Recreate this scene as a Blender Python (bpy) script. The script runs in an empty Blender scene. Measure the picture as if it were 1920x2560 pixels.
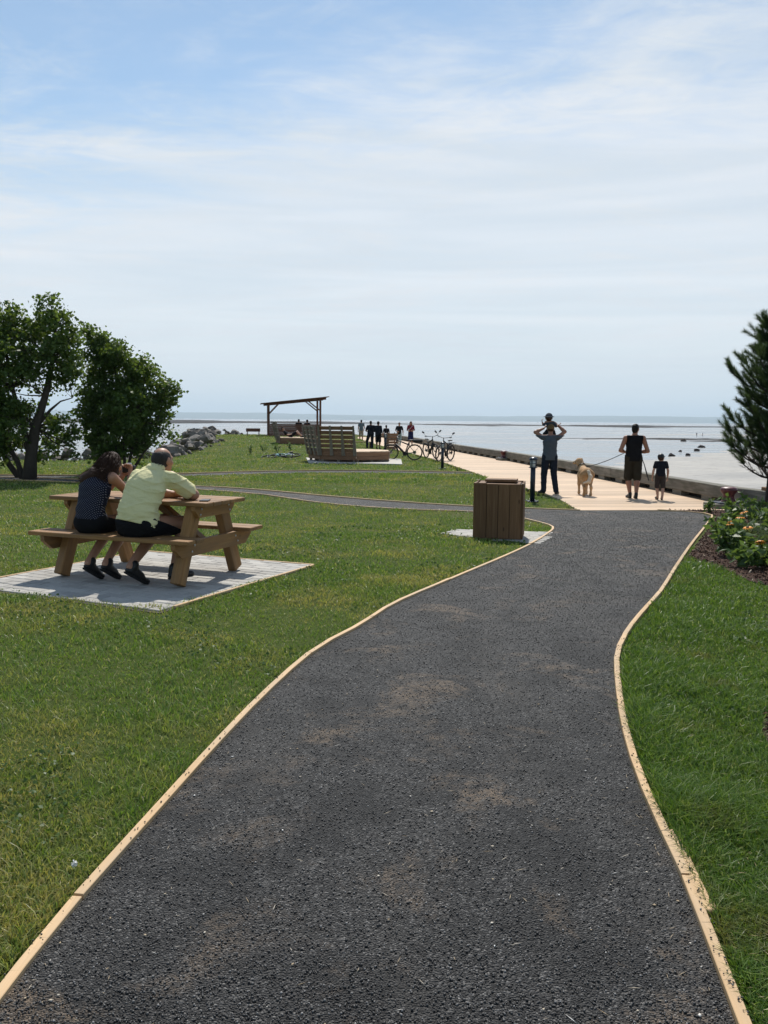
import bpy, bmesh, math, random
import numpy as np
from mathutils import Vector, Matrix, Quaternion
random.seed(7); RNG = np.random.default_rng(11)
sc = bpy.context.scene
COL = sc.collection
R = math.radians
# ------------------------------------------------------------------ camera
cam = bpy.data.cameras.new('camera'); cam_o = bpy.data.objects.new('camera', cam); COL.objects.link(cam_o)
cam.sensor_fit = 'VERTICAL'; cam.sensor_height = 24.0; cam.lens = 24.0 * 2128 / 2560
cam.clip_start = 0.05; cam.clip_end = 90000
PITCH, ROLL = math.atan(230 / 2128), R(0.52)
cx = Vector((1, 0, 0)); cu = Vector((0, math.sin(PITCH), math.cos(PITCH))); cf = Vector((0, math.cos(PITCH), -math.sin(PITCH)))
cr = cx * math.cos(ROLL) + cu * math.sin(ROLL); cuu = cu * math.cos(ROLL) - cx * math.sin(ROLL)
cam_o.matrix_world = Matrix(((cr.x, cuu.x, -cf.x, 0), (cr.y, cuu.y, -cf.y, 0), (cr.z, cuu.z, -cf.z, 1.55), (0, 0, 0, 1)))
sc.camera = cam_o
# ------------------------------------------------------------------ sky and sun
SUN_EL, SUN_AZ = R(52), R(2)          # azimuth from +Y towards +X
w = bpy.data.worlds.new('World'); sc.world = w; w.use_nodes = True
nt = w.node_tree; N = nt.nodes; Lk = nt.links
for n in list(N): N.remove(n)
out = N.new('ShaderNodeOutputWorld'); bg = N.new('ShaderNodeBackground')
sky = N.new('ShaderNodeTexSky'); sky.sky_type = 'NISHITA'; sky.sun_disc = False
sky.sun_elevation = SUN_EL; sky.sun_rotation = SUN_AZ; sky.altitude = 0; sky.air_density = 1.0; sky.dust_density = 0.1; sky.ozone_density = 0.8
def wm(op, a, b=None, c=None):
    n = N.new('ShaderNodeMath'); n.operation = op
    for i, v in enumerate((a, b, c)):
        if v is None: continue
        if isinstance(v, (int, float)): n.inputs[i].default_value = v
        else: Lk.new(v, n.inputs[i])
    return n.outputs[0]
def wnoise(vec, scale, detail, rough, dist=0.0):
    n = N.new('ShaderNodeTexNoise'); n.inputs['Scale'].default_value = scale; n.inputs['Detail'].default_value = detail
    n.inputs['Roughness'].default_value = rough; n.inputs['Distortion'].default_value = dist
    Lk.new(vec, n.inputs['Vector']); return n.outputs['Fac']
def wrange(v, a, b, c=0.0, d=1.0):
    n = N.new('ShaderNodeMapRange'); n.interpolation_type = 'SMOOTHSTEP'
    n.inputs[1].default_value = a; n.inputs[2].default_value = b; n.inputs[3].default_value = c; n.inputs[4].default_value = d
    Lk.new(v, n.inputs[0]); return n.outputs[0]
tc = N.new('ShaderNodeTexCoord'); sep = N.new('ShaderNodeSeparateXYZ'); Lk.new(tc.outputs['Generated'], sep.inputs[0])
zc = wm('ADD', wm('MAXIMUM', sep.outputs[2], 0.0), 0.10)
zr = wm('ADD', wm('MAXIMUM', sep.outputs[2], 0.0), 0.02)
edge = wm('ADD', wm('DIVIDE', sep.outputs[1], zr), wm('MULTIPLY', wm('DIVIDE', sep.outputs[0], zr), 0.40))
cmb = N.new('ShaderNodeCombineXYZ'); Lk.new(wm('DIVIDE', sep.outputs[0], zc), cmb.inputs[0]); Lk.new(wm('DIVIDE', sep.outputs[1], zc), cmb.inputs[1])
mp = N.new('ShaderNodeMapping'); mp.inputs['Scale'].default_value = (0.55, 1.0, 1.0); mp.inputs['Rotation'].default_value = (0, 0, R(14)); mp.inputs['Location'].default_value = (3.1, 1.7, 0)
Lk.new(cmb.outputs[0], mp.inputs[0])
big = wnoise(mp.outputs[0], 0.55, 3, 0.5, 0.4)
mid = wnoise(mp.outputs[0], 1.9, 7, 0.62, 0.9)
fine = wnoise(mp.outputs[0], 6.0, 6, 0.65, 1.6)
# thin sheet of cirrostratus: dense low over the sea, breaking into wisps higher up
e2 = wm('ADD', wm('ADD', edge, wm('MULTIPLY', wm('SUBTRACT', big, 0.5), 2.2)), wm('ADD', wm('MULTIPLY', wm('SUBTRACT', mid, 0.5), 2.4), wm('MULTIPLY', wm('SUBTRACT', fine, 0.5), 0.9)))
sheet = wrange(e2, 1.8, 3.6, 0.12, 1.0)
veil = wrange(wm('ADD', wm('MULTIPLY', mid, 0.6), wm('MULTIPLY', fine, 0.4)), 0.44, 0.72, 0.0, 0.40)
low = wrange(sep.outputs[2], 0.0, 0.14, 1.12, 1.0)
mask = wm('MINIMUM', wm('MULTIPLY', wm('ADD', wm('MULTIPLY', sheet, 0.88), wm('MULTIPLY', veil, wm('SUBTRACT', 1.0, wm('MULTIPLY', sheet, 0.6)))), low), 0.97)
sk = N.new('ShaderNodeVectorMath'); sk.operation = 'SCALE'; Lk.new(sky.outputs[0], sk.inputs[0]); sk.inputs['Scale'].default_value = SKY_K = 0.116
stn = N.new('ShaderNodeMix'); stn.data_type = 'RGBA'; stn.blend_type = 'MULTIPLY'; stn.inputs['Factor'].default_value = 1.0; stn.inputs[7].default_value = (0.93, 1.0, 0.97, 1); Lk.new(sk.outputs[0], stn.inputs[6])
mx = N.new('ShaderNodeMix'); mx.data_type = 'RGBA'; Lk.new(mask, mx.inputs['Factor']); Lk.new(stn.outputs[2], mx.inputs[6]); stv = N.new('ShaderNodeMapping'); stv.inputs['Scale'].default_value = (1.2, 1.2, 16.0); stv.inputs['Rotation'].default_value = (0, R(2.5), 0); Lk.new(tc.outputs['Generated'], stv.inputs[0]); strk = wrange(wnoise(stv.outputs[0], 1.6, 5, 0.55, 0.6), 0.30, 0.72, 0.0, 1.0)
cc = N.new('ShaderNodeMix'); cc.data_type = 'RGBA'; Lk.new(strk, cc.inputs['Factor']); cc.inputs[6].default_value = (0.655, 0.712, 0.768, 1); cc.inputs[7].default_value = (0.765, 0.795, 0.832, 1); hzm = N.new('ShaderNodeMix'); hzm.data_type = 'RGBA'; Lk.new(wrange(sep.outputs[2], -0.02, 0.13, 0.9, 0.0), hzm.inputs['Factor']); Lk.new(cc.outputs[2], hzm.inputs[6]); hzm.inputs[7].default_value = (0.590, 0.685, 0.750, 1); Lk.new(hzm.outputs[2], mx.inputs[7])
Lk.new(mx.outputs[2], bg.inputs[0]); bg.inputs[1].default_value = 1.0; Lk.new(bg.outputs[0], out.inputs[0])
sl = bpy.data.lights.new('sun', 'SUN'); sl.energy = 4.8; sl.angle = R(0.6); sl.color = (1.0, 0.95, 0.87)
so = bpy.data.objects.new('sun', sl); COL.objects.link(so)
sdir = Vector((math.sin(SUN_AZ) * math.cos(SUN_EL), math.cos(SUN_AZ) * math.cos(SUN_EL), math.sin(SUN_EL)))
so.rotation_euler = sdir.to_track_quat('Z', 'Y').to_euler(); so.location = (0, 0, 40)
sc.view_settings.view_transform = 'Standard'; sc.view_settings.look = 'None'; sc.view_settings.exposure = 0.12; sc.view_settings.gamma = 1.0
sc.view_settings.use_curve_mapping = False
sc.cycles.use_denoising = True; sc.cycles.max_bounces = 6; sc.cycles.volume_bounces = 0; sc.cycles.transparent_max_bounces = 6
# ------------------------------------------------------------------ helpers
def link(o, parent=None):
    COL.objects.link(o)
    if parent is not None: o.parent = parent
    return o
def tag(o, label=None, cat=None, group=None, kind=None):
    if label: o['label'] = label
    if cat: o['category'] = cat
    if group: o['group'] = group
    if kind: o['kind'] = kind
    return o
def empty(name, loc=(0, 0, 0), rz=0.0, label=None, cat=None, group=None, kind=None):
    o = bpy.data.objects.new(name, None); o.empty_display_size = 0.2; COL.objects.link(o)
    o.location = loc; o.rotation_euler = (0, 0, rz); return tag(o, label, cat, group, kind)
def obj(name, me, mat=None, parent=None, smooth=False, loc=None):
    if mat is not None and len(me.materials) == 0: me.materials.append(mat)
    o = bpy.data.objects.new(name, me); link(o, parent)
    if loc is not None: o.location = loc
    if smooth:
        me.polygons.foreach_set('use_smooth', np.ones(len(me.polygons), dtype=bool))
    return o
def pmesh(name, v, f):
    me = bpy.data.meshes.new(name); me.from_pydata([tuple(map(float, p)) for p in v], [], [tuple(int(i) for i in q) for q in f]); me.update(); return me
def tri_mesh(name, V, T):
    V = np.ascontiguousarray(V, dtype=np.float32); T = np.ascontiguousarray(T, dtype=np.int32)
    k = T.shape[1]; me = bpy.data.meshes.new(name)
    me.vertices.add(len(V)); me.vertices.foreach_set('co', V.ravel())
    me.loops.add(T.size); me.loops.foreach_set('vertex_index', T.ravel())
    me.polygons.add(len(T)); me.polygons.foreach_set('loop_start', np.arange(0, T.size, k, dtype=np.int32))
    try: me.polygons.foreach_set('loop_total', np.full(len(T), k, dtype=np.int32))
    except Exception: pass
    me.update(calc_edges=True); me.validate(); return me
def basis(d, up=(0, 0, 1)):
    x = Vector(d).normalized(); u = Vector(up)
    if abs(x.dot(u.normalized())) > 0.995: u = Vector((0, 1, 0)) if abs(x.y) < 0.9 else Vector((1, 0, 0))
    y = u.cross(x).normalized(); z = x.cross(y); return x, y, z
class MB:
    def __init__(s): s.v = []; s.f = []
    def add(s, v, f):
        b = len(s.v); s.v += [tuple(p) for p in v]; s.f += [tuple(i + b for i in q) for q in f]; return s
    def box(s, c, size, M=None):
        hx, hy, hz = size[0] / 2, size[1] / 2, size[2] / 2
        v = [Vector((x, y, z)) for z in (-hz, hz) for y in (-hy, hy) for x in (-hx, hx)]
        if M is not None: v = [M @ p for p in v]
        v = [p + Vector(c) for p in v]
        return s.add(v, [(0, 2, 3, 1), (4, 5, 7, 6), (0, 1, 5, 4), (2, 6, 7, 3), (0, 4, 6, 2), (1, 3, 7, 5)])
    def cbox(s, c, size, ch, M=None):
        h = [k / 2 for k in size]; v = []; idx = {}
        for sx in (-1, 1):
            for sy in (-1, 1):
                for sz in (-1, 1):
                    for ax in range(3):
                        p = [sx * (h[0] - ch), sy * (h[1] - ch), sz * (h[2] - ch)]
                        p[ax] = (sx, sy, sz)[ax] * h[ax]
                        idx[(sx, sy, sz, ax)] = len(v); v.append(Vector(p))
        f = []
        for ax in range(3):
            a, b = [(1, 2), (2, 0), (0, 1)][ax]
            for sg in (-1, 1):
                q = []
                for (p_, q_) in ((-1, -1), (1, -1), (1, 1), (-1, 1)):
                    k = [0, 0, 0]; k[ax] = sg; k[a] = p_; k[b] = q_; q.append(idx[(k[0], k[1], k[2], ax)])
                f.append(tuple(q) if sg > 0 else tuple(q[::-1]))
        for ax in range(3):
            a, b = [(1, 2), (2, 0), (0, 1)][ax]
            for p_ in (-1, 1):
                for q_ in (-1, 1):
                    q = []
                    for (t, w_) in ((-1, a), (1, a), (1, b), (-1, b)):
                        k = [0, 0, 0]; k[ax] = t; k[a] = p_; k[b] = q_; q.append(idx[(k[0], k[1], k[2], w_)])
                    f.append(tuple(q) if p_ * q_ > 0 else tuple(q[::-1]))
        for sx in (-1, 1):
            for sy in (-1, 1):
                for sz in (-1, 1):
                    q = [idx[(sx, sy, sz, k)] for k in range(3)]
                    f.append(tuple(q) if sx * sy * sz > 0 else tuple(q[::-1]))
        if M is not None: v = [M @ p for p in v]
        return s.add([p + Vector(c) for p in v], f)
    def bar(s, p0, p1, wd, th, up=(0, 0, 1), ch=0.0):
        p0, p1 = Vector(p0), Vector(p1); x, y, z = basis(p1 - p0, up)
        M = Matrix((x, y, z)).transposed(); L = (p1 - p0).length
        return s.cbox((p0 + p1) / 2, (L, wd, th), ch, M) if ch > 0 else s.box((p0 + p1) / 2, (L, wd, th), M)
    def tube(s, pts, rad, n=8, cap=True):
        pts = [Vector(p) for p in pts]; rad = rad if hasattr(rad, '__len__') else [rad] * len(pts)
        b = len(s.v); prev = None
        for i, p in enumerate(pts):
            d = (pts[min(i + 1, len(pts) - 1)] - pts[max(i - 1, 0)])
            if d.length < 1e-9: d = Vector((0, 0, 1))
            x, y, z = basis(d, prev if prev is not None else (0, 0, 1)); prev = z
            for k in range(n):
                a = 2 * math.pi * k / n; s.v.append(tuple(p + (y * math.cos(a) + z * math.sin(a)) * rad[i]))
        for i in range(len(pts) - 1):
            for k in range(n):
                k2 = (k + 1) % n; s.f.append((b + i * n + k, b + i * n + k2, b + (i + 1) * n + k2, b + (i + 1) * n + k))
        if cap:
            s.f.append(tuple(b + k for k in range(n))[::-1]); s.f.append(tuple(b + (len(pts) - 1) * n + k for k in range(n)))
        return s
    def lathe(s, prof, n=20, c=(0, 0, 0)):
        b = len(s.v)
        for (r, z) in prof:
            for k in range(n):
                a = 2 * math.pi * k / n; s.v.append((c[0] + r * math.cos(a), c[1] + r * math.sin(a), c[2] + z))
        for i in range(len(prof) - 1):
            for k in range(n):
                k2 = (k + 1) % n; s.f.append((b + i * n + k, b + i * n + k2, b + (i + 1) * n + k2, b + (i + 1) * n + k))
        s.f.append(tuple(b + k for k in range(n))[::-1]); s.f.append(tuple(b + (len(prof) - 1) * n + k for k in range(n))); return s
    def torus(s, c, Rr, r, axis=(0, 1, 0), n=36, m=8):
        x, y, z = basis(axis); b = len(s.v); c = Vector(c)
        for i in range(n):
            a = 2 * math.pi * i / n; d = y * math.cos(a) + z * math.sin(a)
            for j in range(m):
                t = 2 * math.pi * j / m; s.v.append(tuple(c + d * (Rr + r * math.cos(t)) + x * r * math.sin(t)))
        for i in range(n):
            for j in range(m):
                s.f.append((b + i * m + j, b + ((i + 1) % n) * m + j, b + ((i + 1) % n) * m + (j + 1) % m, b + i * m + (j + 1) % m))
        return s
    def prism(s, poly, z0, z1):
        n = len(poly); b = len(s.v)
        s.v += [(p[0], p[1], z0) for p in poly] + [(p[0], p[1], z1) for p in poly]
        s.f.append(tuple(b + i for i in range(n))[::-1]); s.f.append(tuple(b + n + i for i in range(n)))
        for i in range(n): s.f.append((b + i, b + (i + 1) % n, b + n + (i + 1) % n, b + n + i))
        return s
    def build(s, name, mat=None, parent=None, smooth=False, loc=None):
        return obj(name, pmesh(name, s.v, s.f), mat, parent, smooth, loc)
_bm = {}
def beam(name, parent, p0, p1, wd, th, mat, up=(0, 0, 1), ch=0.004):
    """one timber as its own object, long axis local X, alike timbers share a mesh"""
    p0, p1 = Vector(p0), Vector(p1); L = (p1 - p0).length
    key = (round(L, 2), round(wd, 3), round(th, 3), ch, mat.name)
    if key not in _bm:
        me = pmesh(name, *(lambda b: (b.v, b.f))(MB().cbox((0, 0, 0), (key[0], wd, th), ch))); me.materials.append(mat); _bm[key] = me
    x, y, z = basis(p1 - p0, up); o = bpy.data.objects.new(name, _bm[key]); link(o, parent)
    M = Matrix((x, y, z)).transposed().to_4x4(); M.translation = (p0 + p1) / 2; o.matrix_local = M
    return o
def copy_tree(o, parent=None):
    c = o.copy(); COL.objects.link(c); c.parent = parent
    for ch in list(o.children): copy_tree(ch, c)
    return c
# ------------------------------------------------------------------ materials
class NT:
    def __init__(s, name):
        s.m = bpy.data.materials.new(name); s.m.use_nodes = True; s.t = s.m.node_tree; s.n = s.t.nodes; s.l = s.t.links
        s.b = s.n['Principled BSDF']; s.co = s.n.new('ShaderNodeTexCoord')
    def setv(s, i, v):
        if hasattr(v, 'is_linked') or isinstance(v, bpy.types.NodeSocket): s.l.new(v, i)
        elif isinstance(v, (tuple, list)) and len(v) == 3 and i.type == 'RGBA': i.default_value = (*v, 1)
        else: i.default_value = v
    def math(s, op, a, b=0.0, c=None):
        n = s.n.new('ShaderNodeMath'); n.operation = op; s.setv(n.inputs[0], a); s.setv(n.inputs[1], b)
        if c is not None: s.setv(n.inputs[2], c)
        return n.outputs[0]
    def vec(s, src='Object', scale=(1, 1, 1), off=None):
        n = s.n.new('ShaderNodeMapping'); n.inputs['Scale'].default_value = scale
        s.l.new(s.co.outputs[src], n.inputs[0])
        if off is not None: s.l.new(off, n.inputs['Location'])
        return n.outputs[0]
    def noise(s, v, scale=5, detail=4, rough=0.55, dist=0.0, out='Fac'):
        n = s.n.new('ShaderNodeTexNoise'); s.l.new(v, n.inputs['Vector']); n.inputs['Scale'].default_value = scale
        n.inputs['Detail'].default_value = detail; n.inputs['Roughness'].default_value = rough; n.inputs['Distortion'].default_value = dist; return n.outputs[out]
    def voro(s, v, scale=5, out='Distance', rnd=1.0, feature='F1'):
        n = s.n.new('ShaderNodeTexVoronoi'); n.feature = feature; s.l.new(v, n.inputs['Vector']); n.inputs['Scale'].default_value = scale
        n.inputs['Randomness'].default_value = rnd; return n.outputs[out]
    def rng(s, v, a, b, c=0.0, d=1.0, smooth=True):
        n = s.n.new('ShaderNodeMapRange'); n.interpolation_type = 'SMOOTHSTEP' if smooth else 'LINEAR'; s.setv(n.inputs[0], v)
        for i, k in enumerate((a, b, c, d)): n.inputs[i + 1].default_value = k
        return n.outputs[0]
    def mix(s, f, a, b, mode='MIX'):
        n = s.n.new('ShaderNodeMix'); n.data_type = 'RGBA'; n.blend_type = mode; s.setv(n.inputs[0], f); s.setv(n.inputs[6], a); s.setv(n.inputs[7], b); return n.outputs[2]
    def ramp(s, f, stops):
        n = s.n.new('ShaderNodeValToRGB'); e = n.color_ramp.elements
        while len(e) < len(stops): e.new(0.5)
        for k, (p, c) in enumerate(stops): e[k].position = p; e[k].color = (*c, 1)
        s.setv(n.inputs[0], f); return n.outputs[0]
    def rand(s):
        return s.n.new('ShaderNodeObjectInfo').outputs['Random']
    def island(s):
        return s.n.new('ShaderNodeNewGeometry').outputs['Random Per Island']
    def bump(s, h, strength=0.3, dist=0.01):
        n = s.n.new('ShaderNodeBump'); n.inputs['Strength'].default_value = strength; n.inputs['Distance'].default_value = dist
        s.setv(n.inputs['Height'], h); s.l.new(n.outputs[0], s.b.inputs['Normal'])
    def fin(s, col=None, rough=None, metal=None, spec=None):
        if col is not None: s.setv(s.b.inputs['Base Color'], col)
        if rough is not None: s.setv(s.b.inputs['Roughness'], rough)
        if metal is not None: s.setv(s.b.inputs['Metallic'], metal)
        if spec is not None: s.setv(s.b.inputs['Specular IOR Level'], spec)
        return s.m
def simple(name, col, rough=0.6, var=0.15, scale=30, bump=0.0, bscale=200, metal=0.0, spec=0.4):
    t = NT(name); v = t.vec('Object'); f = t.noise(v, scale, 4)
    c = t.mix(f, tuple(k * (1 - var) for k in col), tuple(min(1, k * (1 + var)) for k in col))
    if bump: t.bump(t.noise(v, bscale, 3), bump, 0.004)
    return t.fin(c, rough, metal, spec)
def wood(name, c0, c1, c2, rough=0.7, tint=0.22, weather=None, knots=True, gs=1.0):
    """grain runs along local X"""
    t = NT(name); r = t.rand()
    off = t.n.new('ShaderNodeCombineXYZ'); t.l.new(t.math('MULTIPLY', r, 37.0), off.inputs[0]); t.l.new(t.math('MULTIPLY', r, 11.0), off.inputs[1]); t.l.new(t.math('MULTIPLY', r, 5.0), off.inputs[2])
    v = t.vec('Object', (1.2 * gs, 26 * gs, 26 * gs), off.outputs[0]); g = t.noise(v, 1.6, 6, 0.62, 0.7)
    v2 = t.vec('Object', (0.9, 4, 4), off.outputs[0]); b = t.noise(v2, 1.5, 3)
    c = t.ramp(g, [(0.28, c0), (0.5, c1), (0.72, c2)])
    c = t.mix(t.rng(b, 0.35, 0.7, 0.0, 0.45), c, c0)
    if knots:
        k = t.voro(t.vec('Object', (2.2, 6.5, 6.5), off.outputs[0]), 1.3)
        c = t.mix(t.rng(k, 0.05, 0.13, 0.75, 0.0), c, tuple(x * 0.35 for x in c0))
    if weather:
        c = t.mix(t.rng(t.noise(t.vec('Object', (2, 9, 9), off.outputs[0]), 1.0, 5), 0.38, 0.66, 0.0, 0.85), c, weather)
    hv = t.n.new('ShaderNodeHueSaturation'); t.l.new(c, hv.inputs['Color']); t.l.new(t.rng(r, 0, 1, 1 - tint, 1 + tint, False), hv.inputs['Value'])
    t.bump(g, 0.25, 0.003); return t.fin(hv.outputs[0], rough, None, 0.3)
M = {}
M['pine_new'] = wood('new_pine', (0.42, 0.27, 0.135), (0.56, 0.375, 0.20), (0.64, 0.45, 0.26), 0.65, 0.14, (0.46, 0.33, 0.20))
M['deck'] = wood('deck_pine', (0.50, 0.345, 0.21), (0.60, 0.435, 0.285), (0.66, 0.49, 0.34), 0.6, 0.24, (0.44, 0.31, 0.20))
M['table'] = wood('table_treated_pine', (0.215, 0.108, 0.037), (0.30, 0.157, 0.056), (0.385, 0.22, 0.088), 0.6, 0.16, (0.20, 0.115, 0.055))
M['bin'] = wood('bin_brown_board', (0.12, 0.062, 0.028), (0.175, 0.092, 0.043), (0.23, 0.13, 0.065), 0.7, 0.2)
M['lounge'] = wood('lounge_brown_board', (0.16, 0.082, 0.042), (0.23, 0.122, 0.066), (0.29, 0.165, 0.10), 0.7, 0.2)
M['lounge_grey'] = wood('lounge_weathered_board', (0.15, 0.12, 0.09), (0.22, 0.18, 0.14), (0.27, 0.23, 0.18), 0.8, 0.2)
M['gaz'] = wood('gazebo_red_brown', (0.10, 0.042, 0.026), (0.15, 0.062, 0.038), (0.19, 0.085, 0.055), 0.7, 0.15)
M['curb'] = wood('kerb_weathered_timber', (0.12, 0.11, 0.09), (0.20, 0.185, 0.155), (0.28, 0.26, 0.22), 0.85, 0.22, (0.10, 0.10, 0.075), True, 0.5)
M['rust'] = wood('rust_brown_timber', (0.13, 0.07, 0.03), (0.19, 0.10, 0.045), (0.24, 0.14, 0.07), 0.8, 0.1)
M['metal'] = simple('galvanised_bolt', (0.45, 0.45, 0.45), 0.35, 0.1, metal=0.9)
M['navy'] = simple('navy_powder_coat', (0.006, 0.012, 0.03), 0.35, 0.2, 40, 0.05, 400, spec=0.5)
M['black'] = simple('black_plastic', (0.010, 0.010, 0.011), 0.45, 0.3)
M['rubber'] = simple('black_rubber', (0.014, 0.014, 0.015), 0.75, 0.3)
M['steel'] = simple('brushed_steel', (0.32, 0.33, 0.34), 0.3, 0.1, metal=1.0)
M['lampglass'] = simple('frosted_lamp_glass', (0.62, 0.64, 0.64), 0.25, 0.05)
def skinmat(name, col):
    t = NT(name); v = t.vec('Object'); n = t.noise(v, 18, 4)
    c = t.mix(n, tuple(k * 0.82 for k in col), col); c = t.mix(t.rng(t.noise(v, 60, 2), 0.5, 0.75, 0, 0.35), c, (col[0] * 0.95, col[1] * 0.72, col[2] * 0.66))
    t.bump(t.noise(v, 160, 3), 0.12, 0.003); return t.fin(c, 0.5, None, 0.4)
M['skin'] = skinmat('medium_skin', (0.40, 0.21, 0.135)); M['skin2'] = skinmat('tanned_skin', (0.33, 0.16, 0.10)); M['skin3'] = skinmat('fair_skin', (0.48, 0.28, 0.20))  # three skin tones: medium, tanned and fair
def cloth(name, col, bump=0.35, fold=9, var=0.12):
    t = NT(name); v = t.vec('Object', (0.8, 0.8, 2.4)); n = t.noise(v, fold, 5, 0.55, 1.1)
    c = t.mix(n, tuple(k * (1 - var) for k in col), tuple(k * (1 + var) for k in col))
    h = t.math('ADD', t.math('MULTIPLY', n, 1.0), t.math('MULTIPLY', t.noise(t.vec('Object'), 420, 2), 0.06)); t.bump(h, bump, 0.03); return t.fin(c, 0.85, None, 0.15)
def dotted(name, col, dot):
    t = NT(name); v = t.vec('Object', (1, 1, 1)); sp_ = t.n.new('ShaderNodeSeparateXYZ'); t.l.new(v, sp_.inputs[0]); kx = 2 * math.pi / 0.024
    d = t.math('MULTIPLY', t.math('COSINE', t.math('MULTIPLY', sp_.outputs[0], kx)), t.math('COSINE', t.math('MULTIPLY', t.math('ADD', sp_.outputs[2], t.math('MULTIPLY', sp_.outputs[1], 0.5)), kx)))
    c = t.mix(t.rng(d, 0.58, 0.75, 0.0, 0.9), col, dot); t.bump(t.noise(v, 11, 4, 0.5, 0.5), 0.3, 0.03); return t.fin(c, 0.8, None, 0.2)
M['yellow'] = cloth('pale_yellow_cotton', (0.71, 0.665, 0.375), 0.7, 7); M['dots'] = dotted('navy_dotted_cloth', (0.006, 0.008, 0.022), (0.22, 0.22, 0.26))
M['blackcloth'] = cloth('black_cloth', (0.008, 0.008, 0.010), 0.25); M['denim'] = cloth('dark_denim', (0.014, 0.019, 0.032), 0.35)
M['greyshirt'] = cloth('slate_grey_shirt', (0.075, 0.09, 0.11), 0.35); M['navytee'] = cloth('navy_tee', (0.012, 0.014, 0.022), 0.3)
M['khaki'] = cloth('dark_olive_cloth', (0.030, 0.026, 0.018), 0.35); M['camo'] = cloth('dark_camouflage_cloth', (0.045, 0.035, 0.032), 0.3, 30, 0.6)
M['red'] = cloth('dark_red_knit', (0.15, 0.012, 0.025), 0.3); M['teal'] = cloth('pale_teal_cloth', (0.22, 0.31, 0.31), 0.3); M['white'] = cloth('white_cloth', (0.6, 0.6, 0.6), 0.3)
M['beige'] = cloth('beige_cloth', (0.28, 0.24, 0.19), 0.3); M['bluegrey'] = cloth('blue_grey_cloth', (0.10, 0.14, 0.17), 0.3); M['blueskirt'] = cloth('deep_blue_cloth', (0.012, 0.016, 0.06), 0.3)
M['straw'] = cloth('straw_hat', (0.16, 0.105, 0.05), 0.5, 120, 0.3); M['hatgrey'] = cloth('dark_grey_hat_cloth', (0.05, 0.06, 0.075), 0.4, 25, 0.5)
def hairmat(name, col):
    t = NT(name); v = t.vec('Object', (60, 60, 9)); n = t.noise(v, 1.6, 5, 0.6, 0.8)
    c = t.mix(n, tuple(k * 0.4 for k in col), tuple(k * 1.5 for k in col)); t.bump(n, 0.6, 0.01); return t.fin(c, 0.6, None, 0.2)
M['hair_brown'] = hairmat('dark_brown_hair', (0.045, 0.022, 0.014)); M['hair_black'] = hairmat('black_hair', (0.010, 0.008, 0.007)); M['hair_grey'] = hairmat('greying_hair', (0.035, 0.030, 0.028))
# ------------------------------------------------------------------ the lie of the land
def sm(a, b, x):
    t = np.clip((np.asarray(x, float) - a) / (b - a), 0, 1); return t * t * (3 - 2 * t)
def gz(x, y):
    return -0.25 * sm(8.5, 16, y) + 0.48 * sm(36, 62, y) * (1 - sm(-6, 0.5, x))
def g1(x, y): return float(gz(x, y))
def inpoly(P, x, y):
    x = np.asarray(x); y = np.asarray(y); r = np.zeros(x.shape, bool); n = len(P)
    for i in range(n):
        x0, y0 = P[i]; x1, y1 = P[(i + 1) % n]
        if y0 == y1: continue
        c = ((y0 > y) != (y1 > y)) & (x < (x1 - x0) * (y - y0) / (y1 - y0) + x0); r ^= c
    return r
def pdist(P, x, y, closed=True):
    d = np.full(np.shape(x), 1e9); n = len(P)
    for i in range(n if closed else n - 1):
        a = np.array(P[i], float); b = np.array(P[(i + 1) % n], float); ab = b - a; L = ab @ ab + 1e-12
        t = np.clip(((x - a[0]) * ab[0] + (y - a[1]) * ab[1]) / L, 0, 1)
        d = np.minimum(d, np.hypot(x - a[0] - t * ab[0], y - a[1] - t * ab[1]))
    return d
def spline(P, step=0.15):
    P = [np.array(p, float) for p in P]; Q = [2 * P[0] - P[1]] + P + [2 * P[-1] - P[-2]]; o = []
    for i in range(1, len(Q) - 2):
        p0, p1, p2, p3 = Q[i - 1:i + 3]; n = max(1, int(np.linalg.norm(p2 - p1) / step))
        t0 = 0.0; t1 = t0 + max(1e-3, np.linalg.norm(p1 - p0) ** 0.5); t2 = t1 + max(1e-3, np.linalg.norm(p2 - p1) ** 0.5); t3 = t2 + max(1e-3, np.linalg.norm(p3 - p2) ** 0.5)
        for k in range(n):
            t = t1 + (t2 - t1) * k / n
            A1 = (t1 - t) / (t1 - t0) * p0 + (t - t0) / (t1 - t0) * p1; A2 = (t2 - t) / (t2 - t1) * p1 + (t - t1) / (t2 - t1) * p2; A3 = (t3 - t) / (t3 - t2) * p2 + (t - t2) / (t3 - t2) * p3
            B1 = (t2 - t) / (t2 - t0) * A1 + (t - t0) / (t2 - t0) * A2; B2 = (t3 - t) / (t3 - t1) * A2 + (t - t1) / (t3 - t1) * A3
            o.append((t2 - t) / (t2 - t1) * B1 + (t - t1) / (t2 - t1) * B2)
    o.append(P[-1]); return np.array(o)
def offset(P, d):
    P = np.asarray(P, float); t = np.gradient(P, axis=0); n = np.stack([-t[:, 1], t[:, 0]], 1); n /= np.linalg.norm(n, axis=1)[:, None] + 1e-9; return P + n * d
def resample(P, n):
    P = np.asarray(P, float); s = np.r_[0, np.cumsum(np.linalg.norm(np.diff(P, axis=0), axis=1))]; q = np.linspace(0, s[-1], n)
    return np.stack([np.interp(q, s, P[:, 0]), np.interp(q, s, P[:, 1])], 1)
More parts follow.
